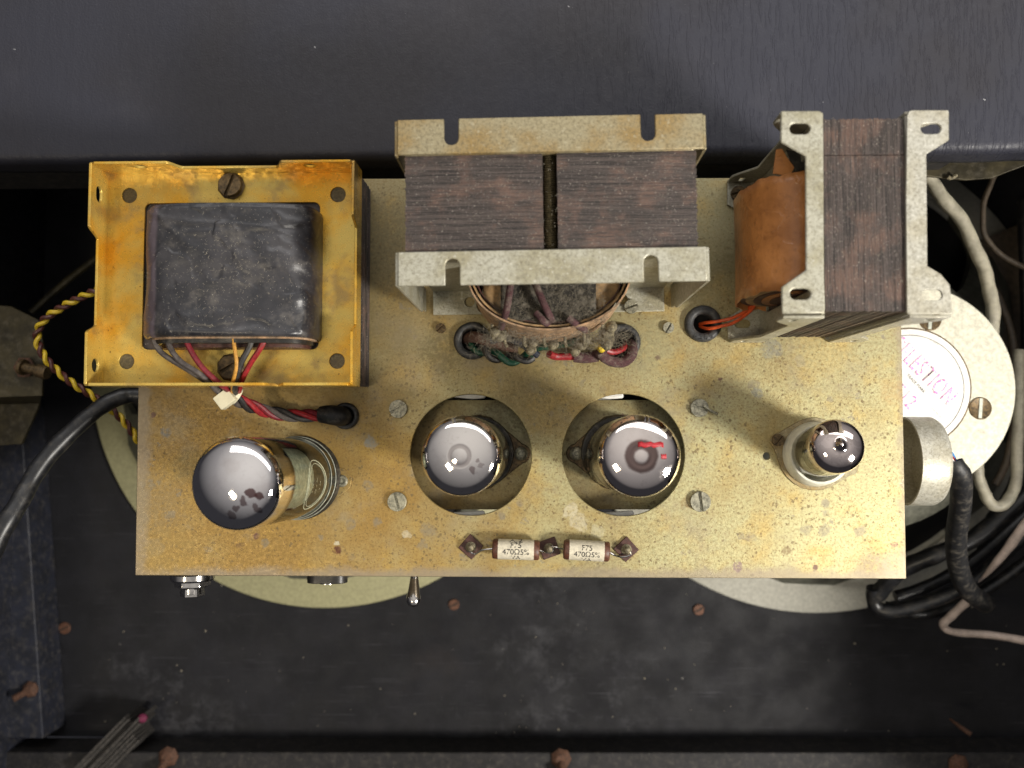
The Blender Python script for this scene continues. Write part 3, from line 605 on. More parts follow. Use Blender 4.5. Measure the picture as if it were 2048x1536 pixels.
# front controls: jack nut, rocker, toggle switch
def front(px, zz): p = P(px, 1153, zz); return Vector((p.x, P(px, 1156, 0).y, zz))
jk = P(385, 1160, -13); yF = P(385, 1151, 0).y
o = MB().lathe((jk.x, yF-1.2, -13), (0, -1, 0), [(3, 0), (9.6, 0), (9.6, 2.2), (9.0, 3), (3, 3)], 40).build('jack_washer', M['chrome'], ch)
MB().lathe((jk.x, yF-4.2, -13), (0, -1, 0), [(3, 0), (7.8, 0), (7.8, 2.6), (5.8, 3.2), (5.4, 3.2), (5.4, 7), (3, 7)], 6).build('jack_nut', M['chrome'], o, bevel=.3)
MB().lathe((jk.x, yF-7.2, -13), (0, -1, 0), [(2.6, 0), (4.9, 0), (4.9, 2.6), (4.4, 3.2), (3.2, 3.2), (2.6, 0)], 32).build('jack_bush', M['chrome'], o)
rk = P(655, 1160, -11)
o = MB().plate((rk.x, yF, -11), (1, 0, 0), (0, 0, 1), slot((0, 0), 18, 4.5), [], 4.6).build('voltage_selector', M['socketd'], ch, 1.2)
MB().lathe((rk.x, yF-3.9, -11), (0, -1, 0), [(0, 0), (3.4, 0), (3.4, 1.2), (0, 1.5)], 24, sx=1).build('selector_button', M['chrome'], o)
tg = P(829, 1158, -20); ytg = P(829, 1154, 0).y
o = MB().lathe((tg.x, ytg, -20), (0, -1, 0), [(0, 0), (5.6, 0), (5.6, 1.2), (4.4, 1.4), (4.4, 2.2), (2.8, 2.4), (0, 2.6)], 28).build('toggle_switch', M['chrome'], ch)
MB().lathe((tg.x, ytg-1, -20), (.02, -1, .32), [(0, 0), (1.4, 0), (1.7, 2), (2.6, 8), (3.3, 11.5), (3.2, 13.4), (2.2, 15), (0, 15.6)], 24).build('toggle_lever', M['chrome'], o)
# can and its cable at the right end
ZC = -38; cA = P(1800, 922, ZC); cB = P(1868, 922, ZC); rc = 87/sc_at(ZC)
can = thing('output_socket_can', 'round metal can at the right end of the chassis with black cable leaving it', 'metal can', (cA.x, cA.y, -58))
n0 = MB().lathe((cA.x+1.8, cA.y, ZC), (1, 0, 0), [(rc-1, 0), (rc, 0), (rc, cB.x-cA.x-4), (rc-1.2, cB.x-cA.x-2), (rc-3, cB.x-cA.x-1.8), (3, cB.x-cA.x-1.8), (3, cB.x-cA.x-3), (rc-1, cB.x-cA.x-4)], 56, closed=True).build('can_body', M['zinc'], can, ang=50)
# ================================================================== RESISTORS
def resistor(x0, x1, py, lines, label, twist_=0.0, dy=0.0):
    r = 20/sc_at(5); a = P(x0, py-dy/2, r+.8); b_ = P(x1, py+dy/2, r+.8); Lr = (b_-a).length; ax = (b_-a).normalized()
    t = thing('resistor', label, 'resistor', ((a+b_)/2-Vector((0, 0, r+.8))), 'ceramic resistors at the front of the chassis')
    e = 2.4
    body = MB().lathe(a, ax, [(r-.3, e*.95), (r+.02, e), (r+.02, Lr-e), (r-.3, Lr-e*.95)], 36).build('body', M['ceramic'], t, ang=50)
    for s_, u in ((0, 1), (Lr, -1)):
        MB().lathe(a+ax*s_, ax*u, [(0, .6), (1.2, .5), (1.5, 0), (r-.7, 0), (r-.1, .5), (r-.05, e*1.1), (0, e*1.1)], 30).build('end_cap', M['resbrown'], t, ang=50)
    mid = (a+b_)/2; rz_ = math.atan2(ax.y, ax.x)
    for k, (s_, sz, off) in enumerate(lines):
        M4 = Matrix.Translation(mid) @ Matrix.Rotation(rz_, 4, 'Z') @ Matrix.Rotation(twist_-off, 4, 'X')
        text(s_, sz, M['ink'], 'printed_text', body, M4, ext=.05, bend=r+.06)
    return a, b_
ra, rb = resistor(985, 1079, 1099, [('A.2', 4.2, .95), ('F75', 3.4, .30), ('470Ω5%', 3.3, -.36), ('VA', 3.2, -1.0)], 'cream resistor with brown ends, the left one of the pair by the front edge', -.22, 3)
rc_, rd = resistor(1127, 1219, 1101, [('F75', 3.2, .55), ('470Ω5%', 3.2, -.1), ('VA', 3.4, -.8)], 'cream resistor with brown ends, the right one of the pair by the front edge',   .2, 5)
def terminal(px, py, rz_, label):
    p = P(px, py, 0); t = thing('solder_terminal', label, 'solder terminal', p, 'solder terminals beside the resistors')
    s_ = 3.9; MB().plate(p+Vector((0, 0, .05)), (cos(rz_), sin(rz_), 0), (-sin(rz_), cos(rz_), 0), [(-s_, -s_), (s_, -s_), (s_, s_), (-s_, s_)], [circ((0, 0), 1.0, 12)], 1.1).build('fibre_washer', M['fibre'], t, .2)
    MB().lathe(p+Vector((0, 0, 1)), (0, 0, 1), [(0, 0), (2.1, 0), (2.3, .5), (1.3, 1.1), (1.5, 2.6), (.9, 3.5), (0, 3.6)], 16).build('solder_post', M['solder'], t)
    MB().lathe(p+Vector((.3, .2, 4.2)), (.3, .2, 1), [(0, -.8), (1.1, -.5), (1.4, .2), (.8, .9), (0, 1.1)], 12).build('solder_blob', M['solder'], t)
    return p
tA = terminal(942, 1093, R(48), 'brown diamond washer and solder post left of both cream resistors')
tB = terminal(1098, 1096, R(20), 'dark solder post between the two cream resistors')
tC = terminal(1252, 1098, R(42), 'brown diamond washer and solder post right of both cream resistors')
def lead(pts, label):
    o = MB().tube(pts, .42, 8, 6).build('resistor_lead', M['chrome']); tag(o, label, 'wire', 'bare wire leads of the resistors'); return o
lead([tA+Vector((-1, -1.5, 2.6)), tA+Vector((2, -2.8, 2.8)), tA+Vector((5, -1, 4)), ra+Vector((.4, 0, 0))], 'thin bare lead from the left solder post to the left resistor')
lead([rb-Vector((.4, 0, 0)), rb+Vector((1.6, -.6, 0)), tB+Vector((-1.8, -1.4, 3)), tB+Vector((1, -1.5, 2.8)), tB+Vector((1.8, .8, 3))], 'thin bare lead from the left resistor to the middle solder post')
lead([tB+Vector((1, 1, 3)), tB+Vector((3.6, .6, 3)), rc_+Vector((.4, 0, 0))], 'thin bare lead from the middle solder post to the right resistor')
lead([rd-Vector((.4, 0, 0)), rd+Vector((2, -1.4, 0)), tC+Vector((-2, -3, 2.8)), tC+Vector((1.6, -2, 3)), tC+Vector((1, .6, 3))], 'thin bare lead from the right resistor to the right solder post')
# ================================================================== VALVES
def align(base, top):
    d = (top-base).normalized(); return Vector((0, 0, 1)).rotation_difference(d)
def bulb_prof(r, h, ca, cr, tip=None):
    "straight wall, rounded shoulder, then a shallow spherical crown that meets it smoothly (ca: its edge slope)"
    Rr = r-cr+cr*sin(ca); Rs = Rr/sin(ca); cap = Rs*(1-cos(ca)); hs_ = h-cap-cr*cos(ca)
    p = [(r-1.6, 1.0), (r-.4, 2), (r, 4), (r, hs_*.5), (r, hs_)]
    for k in range(1, 15):
        a = (pi/2-ca)*k/14; p.append((r-cr+cr*cos(a), hs_+cr*sin(a)))
    for k in range(1, 15):
        a = ca*(1-k/14); p.append((Rs*sin(a), h-Rs*(1-cos(a))))
    if tip:
        p = [q for q in p if q[0] > tip*1.7]; p += [(tip*1.35, h+.1), (tip, h+.8), (tip*.75, h+1.9), (tip*.4, h+2.5), (0, h+2.7)]
    return p
def dome_z(r, h, ca, cr, q):
    Rr = r-cr+cr*sin(ca); Rs = Rr/sin(ca)
    if q < Rr: return h-Rs+math.sqrt(Rs*Rs-q*q)
    return h-Rs*(1-cos(ca))-cr*cos(ca)+math.sqrt(max(cr*cr-(q-r+cr)**2, 0))
def valve(base, top, r, label, mat, crown=R(24), cr=7, tip=None, dome_nub=False, basem='socketd'):
    h = (top-base).length; t = thing('valve', label, 'radio valve', base, 'valves on the chassis', align(base, top))
    pr = bulb_prof(r, h, crown, cr, tip=tip)
    if dome_nub: z4 = dome_z(r, h, crown, cr, 4.6); pr = [q for q in pr if q[0] > 4.7]+[(4.6, z4), (4.2, z4-.04), (3.8, z4-.08), (3.2, z4-.02), (2.4, z4+.2), (1.4, z4+.36), (0, z4+.42)]
    MB().lathe((0, 0, 0), (0, 0, 1), pr, 72).build('glass_bulb', mat, t, ang=80, local=True)
    ra_ = r*.74
    MB().lathe((0, 0, 0), (0, 0, 1), [(0, h*.15), (ra_, h*.15), (ra_, h*.62), (ra_*.9, h*.64), (0, h*.64)], 24, sx=.8).build('anode', M['plateint'], t, local=True)
    MB().lathe((0, 0, 0), (0, 0, 1), [(0, h*.65), (r*.9, h*.65), (r*.9, h*.66), (0, h*.66)], 24).build('mica_disc', M['mica'], t, local=True)
    MB().lathe((0, 0, 0), (0, 0, 1), [(0, -3), (r*.9, -3), (r*.95, .5), (r*.86, 1.2), (0, 1.2)], 32).build('base', M[basem], t, local=True)
    return t, h
M['g_rect'] = valve_glass('rectifier glass', 52, (236, 232, 230), None, 3, (46, 30, 40), 1.2, painted_reflections=((8, -3.0, 1.9, .9), (10.2, -4.0, 1.7, .9), (5.5, -6.2, 1.5, .75), (3, -8.6, 1.5, .7), (.5, -10.8, 1.3, .6), (9.5, -8.5, 1.6, .7)))
M['g_out1'] = valve_glass('left output valve glass', 42, (230, 224, 218), (3.6, 1.1, .4), 5, (60, 48, 50), 2, painted_reflections=((6.5, -1.5, 1.1, .5), (5.2, -5.4, 1.2, .6), (8, -3.5, 1, .4)))
M['g_out2'] = valve_glass('right output valve glass', 44, (230, 220, 214), (4.2, 2.4, .9), 8, (54, 40, 40), 4)
M['g_small'] = valve_glass('small valve glass', 31, (226, 212, 206), None, 11, (44, 30, 30), 1.5, (236, 232, 214), patch=.15)
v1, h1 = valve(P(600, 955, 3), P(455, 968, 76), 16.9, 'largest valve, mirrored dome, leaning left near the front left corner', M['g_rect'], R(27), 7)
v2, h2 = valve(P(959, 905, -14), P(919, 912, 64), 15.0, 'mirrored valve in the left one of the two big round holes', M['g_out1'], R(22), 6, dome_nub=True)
v3, h3 = valve(P(1232, 909, -14), P(1284, 912, 64), 15.3, 'mirrored valve with red paint marks in the right big round hole', M['g_out2'], R(22), 6, dome_nub=True)
v4, h4 = valve(P(1628, 908, 4), P(1681, 890, 45), 10.6, 'small valve with dark smoky dome and glass pip in a white socket', M['g_small'], R(30), 5, tip=1.5, basem='socketw')
# holders
o = MB().lathe(P(600, 955, 0), (0, 0, 1), [(0, .1), (18, .1), (18.2, 1.5), (17.2, 3.2), (0, 3.2)], 48).build('valve_holder', M['socketd'], ch)
MB().lathe(P(640, 966, 2), (0, 0, 1), [(0, 0), (2.2, 0), (2.2, 2), (1.4, 2.4), (0, 2.4)], 18).build('key_pin', M['darkhole'], o)
# clear skirt rings that hug the rectifier
for k, (rr_, hh_) in enumerate(((17.7, 5), (17.1, 9))):
    MB().lathe((0, 0, 0), (0, 0, 1), [(rr_, hh_), (rr_+.15, hh_+.3), (rr_, hh_+.6), (rr_-.3, hh_+.3)], 56, closed=True).build('retaining_ring', M['mica'], v1, local=True)
for px, lugx, s_ in ((956, 1042, 1), (1234, 1152, -1)):
    c = P(px, 905, ZS); l = P(lugx, 907, ZS); dx = l.x-c.x
    pts = [(c.x+17*cos(a), c.y+17*sin(a)) for a in [R(k) for k in range(70, 291, 20)]] if s_ > 0 else [(c.x+17*cos(a), c.y+17*sin(a)) for a in [R(k) for k in range(-110, 111, 20)]]
    tipa = [(l.x+4.4*cos(a), l.y+4.4*sin(a)) for a in ([R(k) for k in range(-80, 81, 20)] if s_ > 0 else [R(k) for k in range(100, 261, 20)])]
    o = MB().plate((0, 0, ZS+.02), (1, 0, 0), (0, 1, 0), pts+tipa, [], 1.4).build('valve_holder_flange', M['brassdark'], sp_, .3)
    MB().lathe(c+Vector((0, 0, 1.4)), (0, 0, 1), [(0, 0), (16.2, 0), (16.4, 1), (16, 4.2), (15, 4.6), (0, 4.6)], 48).build('valve_holder', M['socketd'], o)
    MB().lathe(l+Vector((0, 0, 1.4)), (0, 0, 1), [(0, 0), (3.0, 0), (3.0, 1.0), (2.0, 1.8), (1.1, 1.9), (.9, 1.0), (0, 1.0)], 24).build('rivet', M['screw'], o)
# red paint marks on the right output valve
def domemark(t, h, x0, x1, y0, y1, rz_=0):
    mb = MB(); nx = 8; g = []
    for j in range(3):
        for i in range(nx+1):
            x = x0+(x1-x0)*i/nx; y = y0+(y1-y0)*j/2+(.3*sin(i*2.1) if j != 1 else 0)
            z_ = dome_z(15.3, h, R(22), 6, math.hypot(x, y))+.08
            g.append((x, y, z_))
    mb.add(g, [(j*(nx+1)+i, j*(nx+1)+i+1, (j+1)*(nx+1)+i+1, (j+1)*(nx+1)+i) for j in range(2) for i in range(nx)])
    o = mb.build('paint_mark', M['redink'], t, local=True); s_ = o.modifiers.new('t', 'SOLIDIFY'); s_.thickness = .08*S; s_.offset = 1
domemark(v3, h3, -1.4, 8.0, 3.2, 5.0); domemark(v3, h3, 7.0, 9.0, -1.0, .6)
# printed oval on the rectifier glass
def on_glass(t, r, pts, w_, mat, name, closed=True):
    "pts: (angle, height) on the bulb wall"
    g = [Vector(((r+.12)*cos(a), (r+.12)*sin(a), z_)) for a, z_ in pts]
    if closed: g.append(g[0].copy())
    return MB().tube(g, w_, 6, 1, caps=False).build(name, mat, t, local=True)
A0 = R(-8)
M['gink'] = plain('pale glass print', (206, 204, 170), .6)
for sc2, ww in ((1.0, .16), (.86, .1)):
    on_glass(v1, 16.9, [(A0+sc2*.62*cos(R(k)), 27+sc2*11*sin(R(k))) for k in range(0, 360, 12)], ww, M['gink'], 'printed_oval')
for k, (s_, zz) in enumerate((('- -- -', 31), ('-- - --', 27), ('- --', 23))):
    Mx = Matrix.Rotation(A0, 4, 'Z') @ Matrix.Rotation(pi/2, 4, 'X')
    cu_bend = 16.2
    # text runs round the bulb: x wraps, y climbs
    cu = bpy.data.curves.new('p', 'FONT'); cu.body = s_; cu.size = 3; cu.align_x = 'CENTER'; ob_ = bpy.data.objects.new('p', cu); COL.objects.link(ob_)
    me = bpy.data.meshes.new_from_object(ob_.evaluated_get(bpy.context.evaluated_depsgraph_get())); bpy.data.objects.remove(ob_)
    for v in me.vertices:
        a = A0+v.co.x/17; v.co = Vector((17.05*cos(a), 17.05*sin(a), zz+v.co.y))*S
    me.materials.clear(); me.materials.append(M['gink']); o = bpy.data.objects.new('printed_text', me); COL.objects.link(o); o.parent = v1
# small valve socket: pale skirt, flange and its screw
c4 = P(1628, 908, 0)
o = MB().lathe(c4, (0, 0, 1), [(9, .8), (13.6, .8), (13.9, 1.6), (13.2, 3.2), (12.9, 8), (12.2, 9), (11.4, 9), (11.2, 4), (9, 3)], 56, closed=True).build('valve_holder', M['socketw'], ch, ang=50)
e1_ = P(1556, 882, 0); v_ = (e1_-c4); e2_ = c4-v_; dr_ = v_.normalized(); pr_ = Vector((-dr_.y, dr_.x, 0))
pts = []
for k in range(-70, 71, 20): a = R(k); q = e1_+dr_*(3.4*cos(a))+pr_*(3.4*sin(a)); pts.append((q.x, q.y))
for k in range(45, 136, 15): a = R(k); q = c4+dr_*(15.6*cos(a))+pr_*(15.6*sin(a)); pts.append((q.x, q.y))
for k in range(110, 251, 20): a = R(k); q = e2_+dr_*(3.4*cos(a))+pr_*(3.4*sin(a)); pts.append((q.x, q.y))
for k in range(225, 316, 15): a = R(k); q = c4+dr_*(15.6*cos(a))+pr_*(15.6*sin(a)); pts.append((q.x, q.y))
MB().plate((0, 0, .02), (1, 0, 0), (0, 1, 0), pts, [], .8).build('holder_flange', M['zincgold'], ch, .2)
screwhead(1555, 880, 12, .8, M['brassdark'], R(50))
# ================================================================== POWER TRANSFORMER (left, amber)
pt = thing('power_transformer', 'power transformer with open amber metal frame and black taped coil', 'transformer', P(460, 560, 0))
zf = 27.0; zc_ = 41.5; zm = 34.5
x0 = P(176, 400, 41.5).x; x1 = P(708, 400, 41.5).x; y1 = P(400, 321, 41.5).y; y0 = P(400, 771, 41.5).y
lx0, lx1, ly0, ly1 = x0+1.3, x1-.9, y0+1.4, y1-1.4
mb = MB(); rr = random.Random(5); nz = 44
for k in range(nz):
    za = 2.4+(zf-1.4-2.4)*k/nz; j = lambda: rr.uniform(-.35, .2)
    mb.box(lx0-j(), lx1+j(), ly0-j(), ly1+j(), za, za+(zf-3.8)/nz*.8)
mb.box(lx0+1, lx1-1, ly0+1, ly1-1, 2.4, zf-1.5)
mb.build('lamination_stack', M['lamz'], pt, ang=0, kind='stuff')
MB().box(lx0+6, lx1-6, ly0+6, ly1-6, 0.1, 2.3).build('lower_frame', M['amber'], pt)
wx0, wx1, wy0, wy1 = P(290, 400, zf).x, P(640, 400, zf).x, P(400, 699, zf).y, P(400, 406, zf).y
def rrect(a, b_, c, d, r, n=5):
    o = []
    for cx_, cy_, s_ in ((b_-r, d-r, 0), (a+r, d-r, 90), (a+r, c+r, 180), (b_-r, c+r, 270)):
        o += [(cx_+r*cos(R(s_+90*k/n)), cy_+r*sin(R(s_+90*k/n))) for k in range(n+1)]
    return o
hs = [rrect(wx0, wx1, wy0, wy1, 2.5)]
for q in ((259, 391), (676, 389), (253, 723), (674, 722)): c = P(q[0], q[1], zf); hs.append(circ(c, 3.15, 24))
MB().plate((0, 0, zf-1.2), (1, 0, 0), (0, 1, 0), [(x0+.7, y0+.7), (x1-.7, y0+.7), (x1-.7, y1-.7), (x0+.7, y1-.7)], hs, 1.2).build('frame_floor', M['amber'], pt, .15)
for q in hs[1:]:
    cx_ = sum(a for a, _ in q)/len(q); cy_ = sum(a for _, a in q)/len(q)
    MB().lathe((cx_, cy_, zf-1.1), (0, 0, 1), [(0, 0), (3.1, 0), (3.1, .5), (0, .5)], 20).build('rivet_face', M['rivetf'], pt)
def wallprof(Lw, tabs, zlo=zf-1.2):
    "outline (u, z): tall tabs at both ends, lower between, with soft shoulders"
    ta, tb = tabs; pts = [(0, zlo), (Lw, zlo), (Lw, zc_-.8), (Lw-.8, zc_)]
    def sh(u0, u1, z0_, z1_): return [(u0+(u1-u0)*t, z0_+(z1_-z0_)*(3*t*t-2*t**3)) for t in (0, .2, .4, .6, .8, 1)]
    pts += sh(Lw-tb, Lw-tb-4, zc_, zm)+sh(ta+4, ta, zm, zc_)
    pts += [(.8, zc_), (0, zc_-.8)]; return pts
tw = 1.1
Lx = x1-x0; Ly = y1-y0
# left and right walls run in y, top and bottom walls in x
hL = [slot((Ly-11.5, 34.8), 6.6, 2.4, 0), circ((8.5, 34.5), 2.8, 18)]
MB().plate((x0, y0, 0), (0, 1, 0), (0, 0, 1), wallprof(Ly, (21, 26)), hL, tw).build('frame_wall', M['amber'], pt, .2)
MB().plate((x1-tw, y0, 0), (0, 1, 0), (0, 0, 1), wallprof(Ly, (21, 22)), [], tw).build('frame_wall', M['amber'], pt, .2)
hT = [circ((18, 37.6), 2.4, 18), circ((Lx-20, 37.2), 2.5, 18)]
MB().plate((x0+tw+.05, y1, 0), (1, 0, 0), (0, 0, 1), wallprof(Lx-2*tw-.1, (30, 28)), hT, tw).build('frame_wall', M['amber'], pt, .2)
MB().plate((x0+tw+.05, y0+tw, 0), (1, 0, 0), (0, 0, 1), wallprof(Lx-2*tw-.1, (70, 26)), [], tw).build('frame_wall', M['amber'], pt, .2)
# two frame screws
for px, py, a in ((463, 372, 70), (462, 735, 30)):
    p = P(px, py, zf)
    MB().lathe(p, (0, 0, 1), [(0, 0), (5.6, 0), (5.8, .5), (5.2, 1.0), (0, 1.0)], 9).build('lock_washer', M['brassdark'], pt)
    screwhead(px, py, 23, zf+1.0, M['brassdark'], R(a), pt, h=2.6)
# taped coil: soft rounded block along y
cx0, cx1 = P(289, 540, 38).x, P(632, 540, 38).x; cy0, cy1 = P(460, 673, 45).y, P(460, 408, 45).y
cxm = (cx0+cx1)/2; hw = (cx1-cx0)/2; nS = 84; nY = 72
def coil_surface(hw, z0_, z1_, exx, nS=40, wob=1.0):
    out = []
    for i in range(nS+1):
        a = pi*i/nS; u = -cos(a); v = sin(a)
        out.append((math.copysign(abs(u)**exx, u)*hw, z0_+(z1_-z0_)*abs(v)**exx))
    return out
sec = coil_surface(hw, zf-4, 48, .47, nS); g = []
rr = random.Random(9)
for j in range(nY+1):
    f = j/nY; y_ = cy0+(cy1-cy0)*f; e_ = min(f, 1-f)*nY
    dn = {0: 1.6, 1: .5}.get(int(e_), 0)
    for i, (u, z_) in enumerate(sec):
        ti = i/nS; wv = .4*sin(5*ti*pi+2.2*f*3)+.4*sin(3.1*f*pi+ti*4)
        for (ax_, ay_, px_, am_, sh_) in ((9, 4, .3, .55, 7), (3, 10, 1.7, .5, 9), (-7, 8, 2.2, .42, 6), (14, -5, .9, .28, 5)):
            wv += am_*math.exp(-sh_*abs(sin(ax_*ti*.5+ay_*f*.5+px_+.6*sin(5*f+3*ti))))
        bulge = 0.8*math.exp(-((ti-.08)/.05)**2)*(1-f)
        g.append((cxm+u*(1-dn*.01)-bulge, y_, z_-dn*.6+(wv if z_ > zf+4 else 0)))
mb = MB(); mb.add(g, [(j*(nS+1)+i, j*(nS+1)+i+1, (j+1)*(nS+1)+i+1, (j+1)*(nS+1)+i) for j in range(nY) for i in range(nS)])
mb.add([g[i] for i in range(nS+1)]+[(cxm, cy0, zf-4)], [(i, i+1, nS+1) for i in range(nS)])
mb.add([g[nY*(nS+1)+i] for i in range(nS+1)]+[(cxm, cy1, zf-4)], [(i, i+1, nS+1) for i in range(nS)])
coilo = mb.build('taped_coil', M['tape'], pt, ang=60)
# layers of paper and winding below the tape's lower edge
for k, (dz, ey, mt) in enumerate(((3.0, 2.6, 'card'), (4.2, 4.2, 'socketd'), (8.5, 5.6, 'fibre'))):
    s3 = coil_surface(hw-1.5-k*1.4, zf-6, 47-dz, .42, 24)
    MB().plate((cxm, cy0+2, 0), (1, 0, 0), (0, 0, 1), s3, [], ey).build('winding_layer', M[mt], pt, ang=60)
# tape flap on the left side
fl = [P(287, 416, 44), P(322, 412, 47.6), P(318, 560, 48.2), P(328, 668, 46.5), P(290, 674, 40), P(284, 600, 42)]
# outgoing wires
wb_ = thing('transformer_wire_bundle', 'red and dark grey wires from the taped coil twisted into a black grommet', 'wire bundle', P(560, 825, 0))
tie = P(466, 795, 22)
def wires(mat, pts, r=1.15, name='wire', par=wb_, label=None): return MB().tube(pts, r, 9, 8).build(name, M[mat], par, label=label)
wires('greyw', [P(303, 655, 38), P(308, 682, 38), P(326, 708, 38), P(380, 742, 38), P(430, 775, 32), tie+Vector((-1, -1, 1))], label='dusty grey wire')
wires('greyw', [P(334, 655, 40), P(338, 690, 40), P(360, 722, 40), P(405, 752, 39), P(438, 785, 30), tie+Vector((0, -1.6, 0))], label='dusty grey wire')
wires('darkred', [P(366, 655, 41), P(376, 690, 41), P(402, 732, 40), P(440, 768, 36), tie+Vector((1.4, .6, 1))], label='dark red wire')
wires('ochre', [P(463, 655, 42), P(468, 690, 42), P(473, 730, 41), P(466, 765, 37), tie+Vector((.2, .4, 1.8))], .8, label='ochre yellow wire')
wires('blackw', [P(508, 655, 42), P(500, 690, 41), P(480, 730, 40), P(470, 770, 35), tie+Vector((1.2, 1.2, 1))], 1.25, label='dark grey wire')
wires('red', [P(536, 655, 41), P(524, 690, 41), P(500, 728, 38), P(484, 760, 34), tie+Vector((2.0, 1.4, 0))], label='bright red wire')
cl = [tie, P(492, 808, 16), P(530, 822, 9), P(575, 830, 6), P(625, 831, 6), P(660, 830, 6), P(692, 834, -2)]
for mt, off, ph in (('darkred', 1.7, 0), ('red', 1.6, 1.6), ('blackw', 1.8, 3.3), ('greyw', 1.7, 4.9)):
    MB().tube(twist(cl, off, 25, ph), 1.2, 9, 1).build('wire', M[mt], wb_)
MB().tube([P(640, 829, 6), P(662, 830, 6.5), P(682, 833, 4), P(692, 834, -2)], 4.1, 18, 5, rs=[3.5, 4.3, 4.3, 3.6]).build('sleeve', M['sleeve'], wb_, ang=70)
ty = thing('cable_tie', 'ivory nylon cable tie head holding the transformer wires together', 'cable tie', tie)
a = R(38); MB().plate(tie+Vector((-.6, -.9, 5.0)), (cos(a), sin(a), 0), (-sin(a), cos(a), 0), rrect(-3.5, 3.5, -3.0, 3.0, .5, 2), [], 4.2).build('tie_head', M['nylon'], ty, .35)
MB().lathe(tie+Vector((1, .8, 0)), (cos(a), -sin(a)*.9, -.5), [(3.3, -1.2), (3.7, -1.2), (3.7, 1.2), (3.3, 1.2)], 24, closed=True).build('tie_strap', M['nylon'], ty)
# ================================================================== OUTPUT TRANSFORMER (centre)
ot = thing('output_transformer', 'tall output transformer in the middle with slotted flanges and threaded rod on top', 'transformer', P(1100, 560, 0))
ZT = 80.0
X0 = P(811, 400, ZT).x; X1 = P(1394, 400, ZT).x; Yb = P(1100, 303, ZT).y; Yf = P(1100, 505, ZT).y
gx0 = P(1086, 400, ZT).x; gx1 = P(1115, 400, ZT).x
th = R(.75)                                      # the frame sits a touch askew
def rotz(mb, c, a):
    for i, v in enumerate(mb.v):
        d = v-c; mb.v[i] = Vector((c.x+d.x*cos(a)-d.y*sin(a), c.y+d.x*sin(a)+d.y*cos(a), v.z))
    return mb
oc = Vector(((X0+X1)/2, (Yb+Yf)/2, 0))
mb = MB(); rr = random.Random(11); ny = 62
for k in range(ny):
    ya = Yf+.6+(Yb-Yf-1.2)*k/ny; yb_ = ya+(Yb-Yf-1.2)/ny*.78
    d = [rr.uniform(-.3, .25) for _ in range(5)]
    mb.box(X0+d[0], gx0+d[4]*.3, ya, yb_, 66, ZT+d[2]*.25); mb.box(gx1-d[4]*.3, X1+d[1], ya, yb_, 66, ZT+d[3]*.25)
    mb.box(X0+d[0], X1+d[1], ya, yb_, 1, 65.99)
mb.box(X0+.8, gx0-.4, Yf+.8, Yb-.8, 60, ZT-.7); mb.box(gx1+.4, X1-.8, Yf+.8, Yb-.8, 60, ZT-.7)
rotz(mb, oc, th).build('lamination_stack', M['lamy'], ot, ang=0, kind='stuff')
yl = Yb+4; rodp = [(0, -1)]+[(2.45+(.28 if k % 2 else -.22), k*.42) for k in range(int((Yb-Yf+6)/.42))]; rodp.append((0, rodp[-1][1]))
rotz(MB().lathe(((gx0+gx1)/2, Yf-3, ZT-4.2), (0, 1, 0), rodp, 18), oc, th).build('threaded_rod', M['rod'], ot, ang=20)
def uslot(u, w_, d_, top, n=8):
    "points of an open slot cut into the far edge at v=top"
    r = w_/2; return [(u+r, top)]+[(u+r*cos(R(-k*180/n)), top-d_+r+r*sin(R(-k*180/n))) for k in range(n+1)]+[(u-r, top)]
def ot_bracket(ysign, yin, depth, name_mat, tilt):
    "ysign +1: bracket behind the stack, -1: in front"
    par = MB(); yy = lambda d: yin+ysign*d
    xL, xR = X0-2.6, X1+2.6; t_ = 1.3
    # upright plate with a window for the coil
    o = [(xL+3, .8), (xR-3, .8), (xR-3, ZT), (xL+3, ZT)]
    win = rrect(oc.x-32, oc.x+32, 12, 62, 2, 3)
    par.plate((0, yin+(ysign*t_ if ysign > 0 else 0), 0), (1, 0, 0), (0, 0, 1), o, [win], t_)
    P1 = rotz(par, oc, th).build('upright_plate', name_mat, ot, .2)
    # top flange with two open slots, leaning slightly upward
    fl_ = MB(); W_ = xR-xL; s1_, s2_ = .178*W_, .82*W_
    outl = [(0, 0), (W_, 0), (W_, depth)]+uslot(s2_, 5.0, 9.4, depth)+uslot(s1_, 5.0, 9.4, depth)+[(0, depth)]
    V = Vector((0, ysign*cos(tilt), sin(tilt)))
    fl_.plate((xL, yin, ZT+.3), (1, 0, 0), V, outl, [], 1.2 if ysign > 0 else -1.2)
    rotz(fl_, oc, th).build('top_flange', name_mat, ot, .35)
    ft = MB().plate((xL+3, yin, .1), (1, 0, 0), (0, ysign, 0), [(0, 0), (W_-6, 0), (W_-6, depth-.5), (0, depth-.5)], [circ((16, depth*.5), 2.2, 14), circ((W_-24, depth*.5), 2.2, 14)], 1.1 if ysign > 0 else -1.1)
    rotz(ft, oc, th); ft.build('foot_flange', name_mat, ot, .2)
    # side cheeks: full depth at the flange, chamfered, narrow down the middle
    d1 = depth*.99
    ck = [(0, .8), (depth-2, .8), (depth-2, 8), (depth*.98, 14), (d1, ZT-6), (d1, ZT+sin(tilt)*d1+.6), (0, ZT+.6)]
    for xx in (xL-1.0, xR+.0):
        c_ = MB().plate((xx, yin, 0), (0, ysign, 0), (0, 0, 1), ck, [], 1.0 if ysign > 0 else -1.0)
        rotz(c_, oc, th).build('side_cheek', name_mat, ot, .2)
ot_bracket(1, Yb-.6, 12.6, M['zincgold'], R(-2)); ot_bracket(-1, Yf+.8, 12.0, M['zincpale'], R(2))
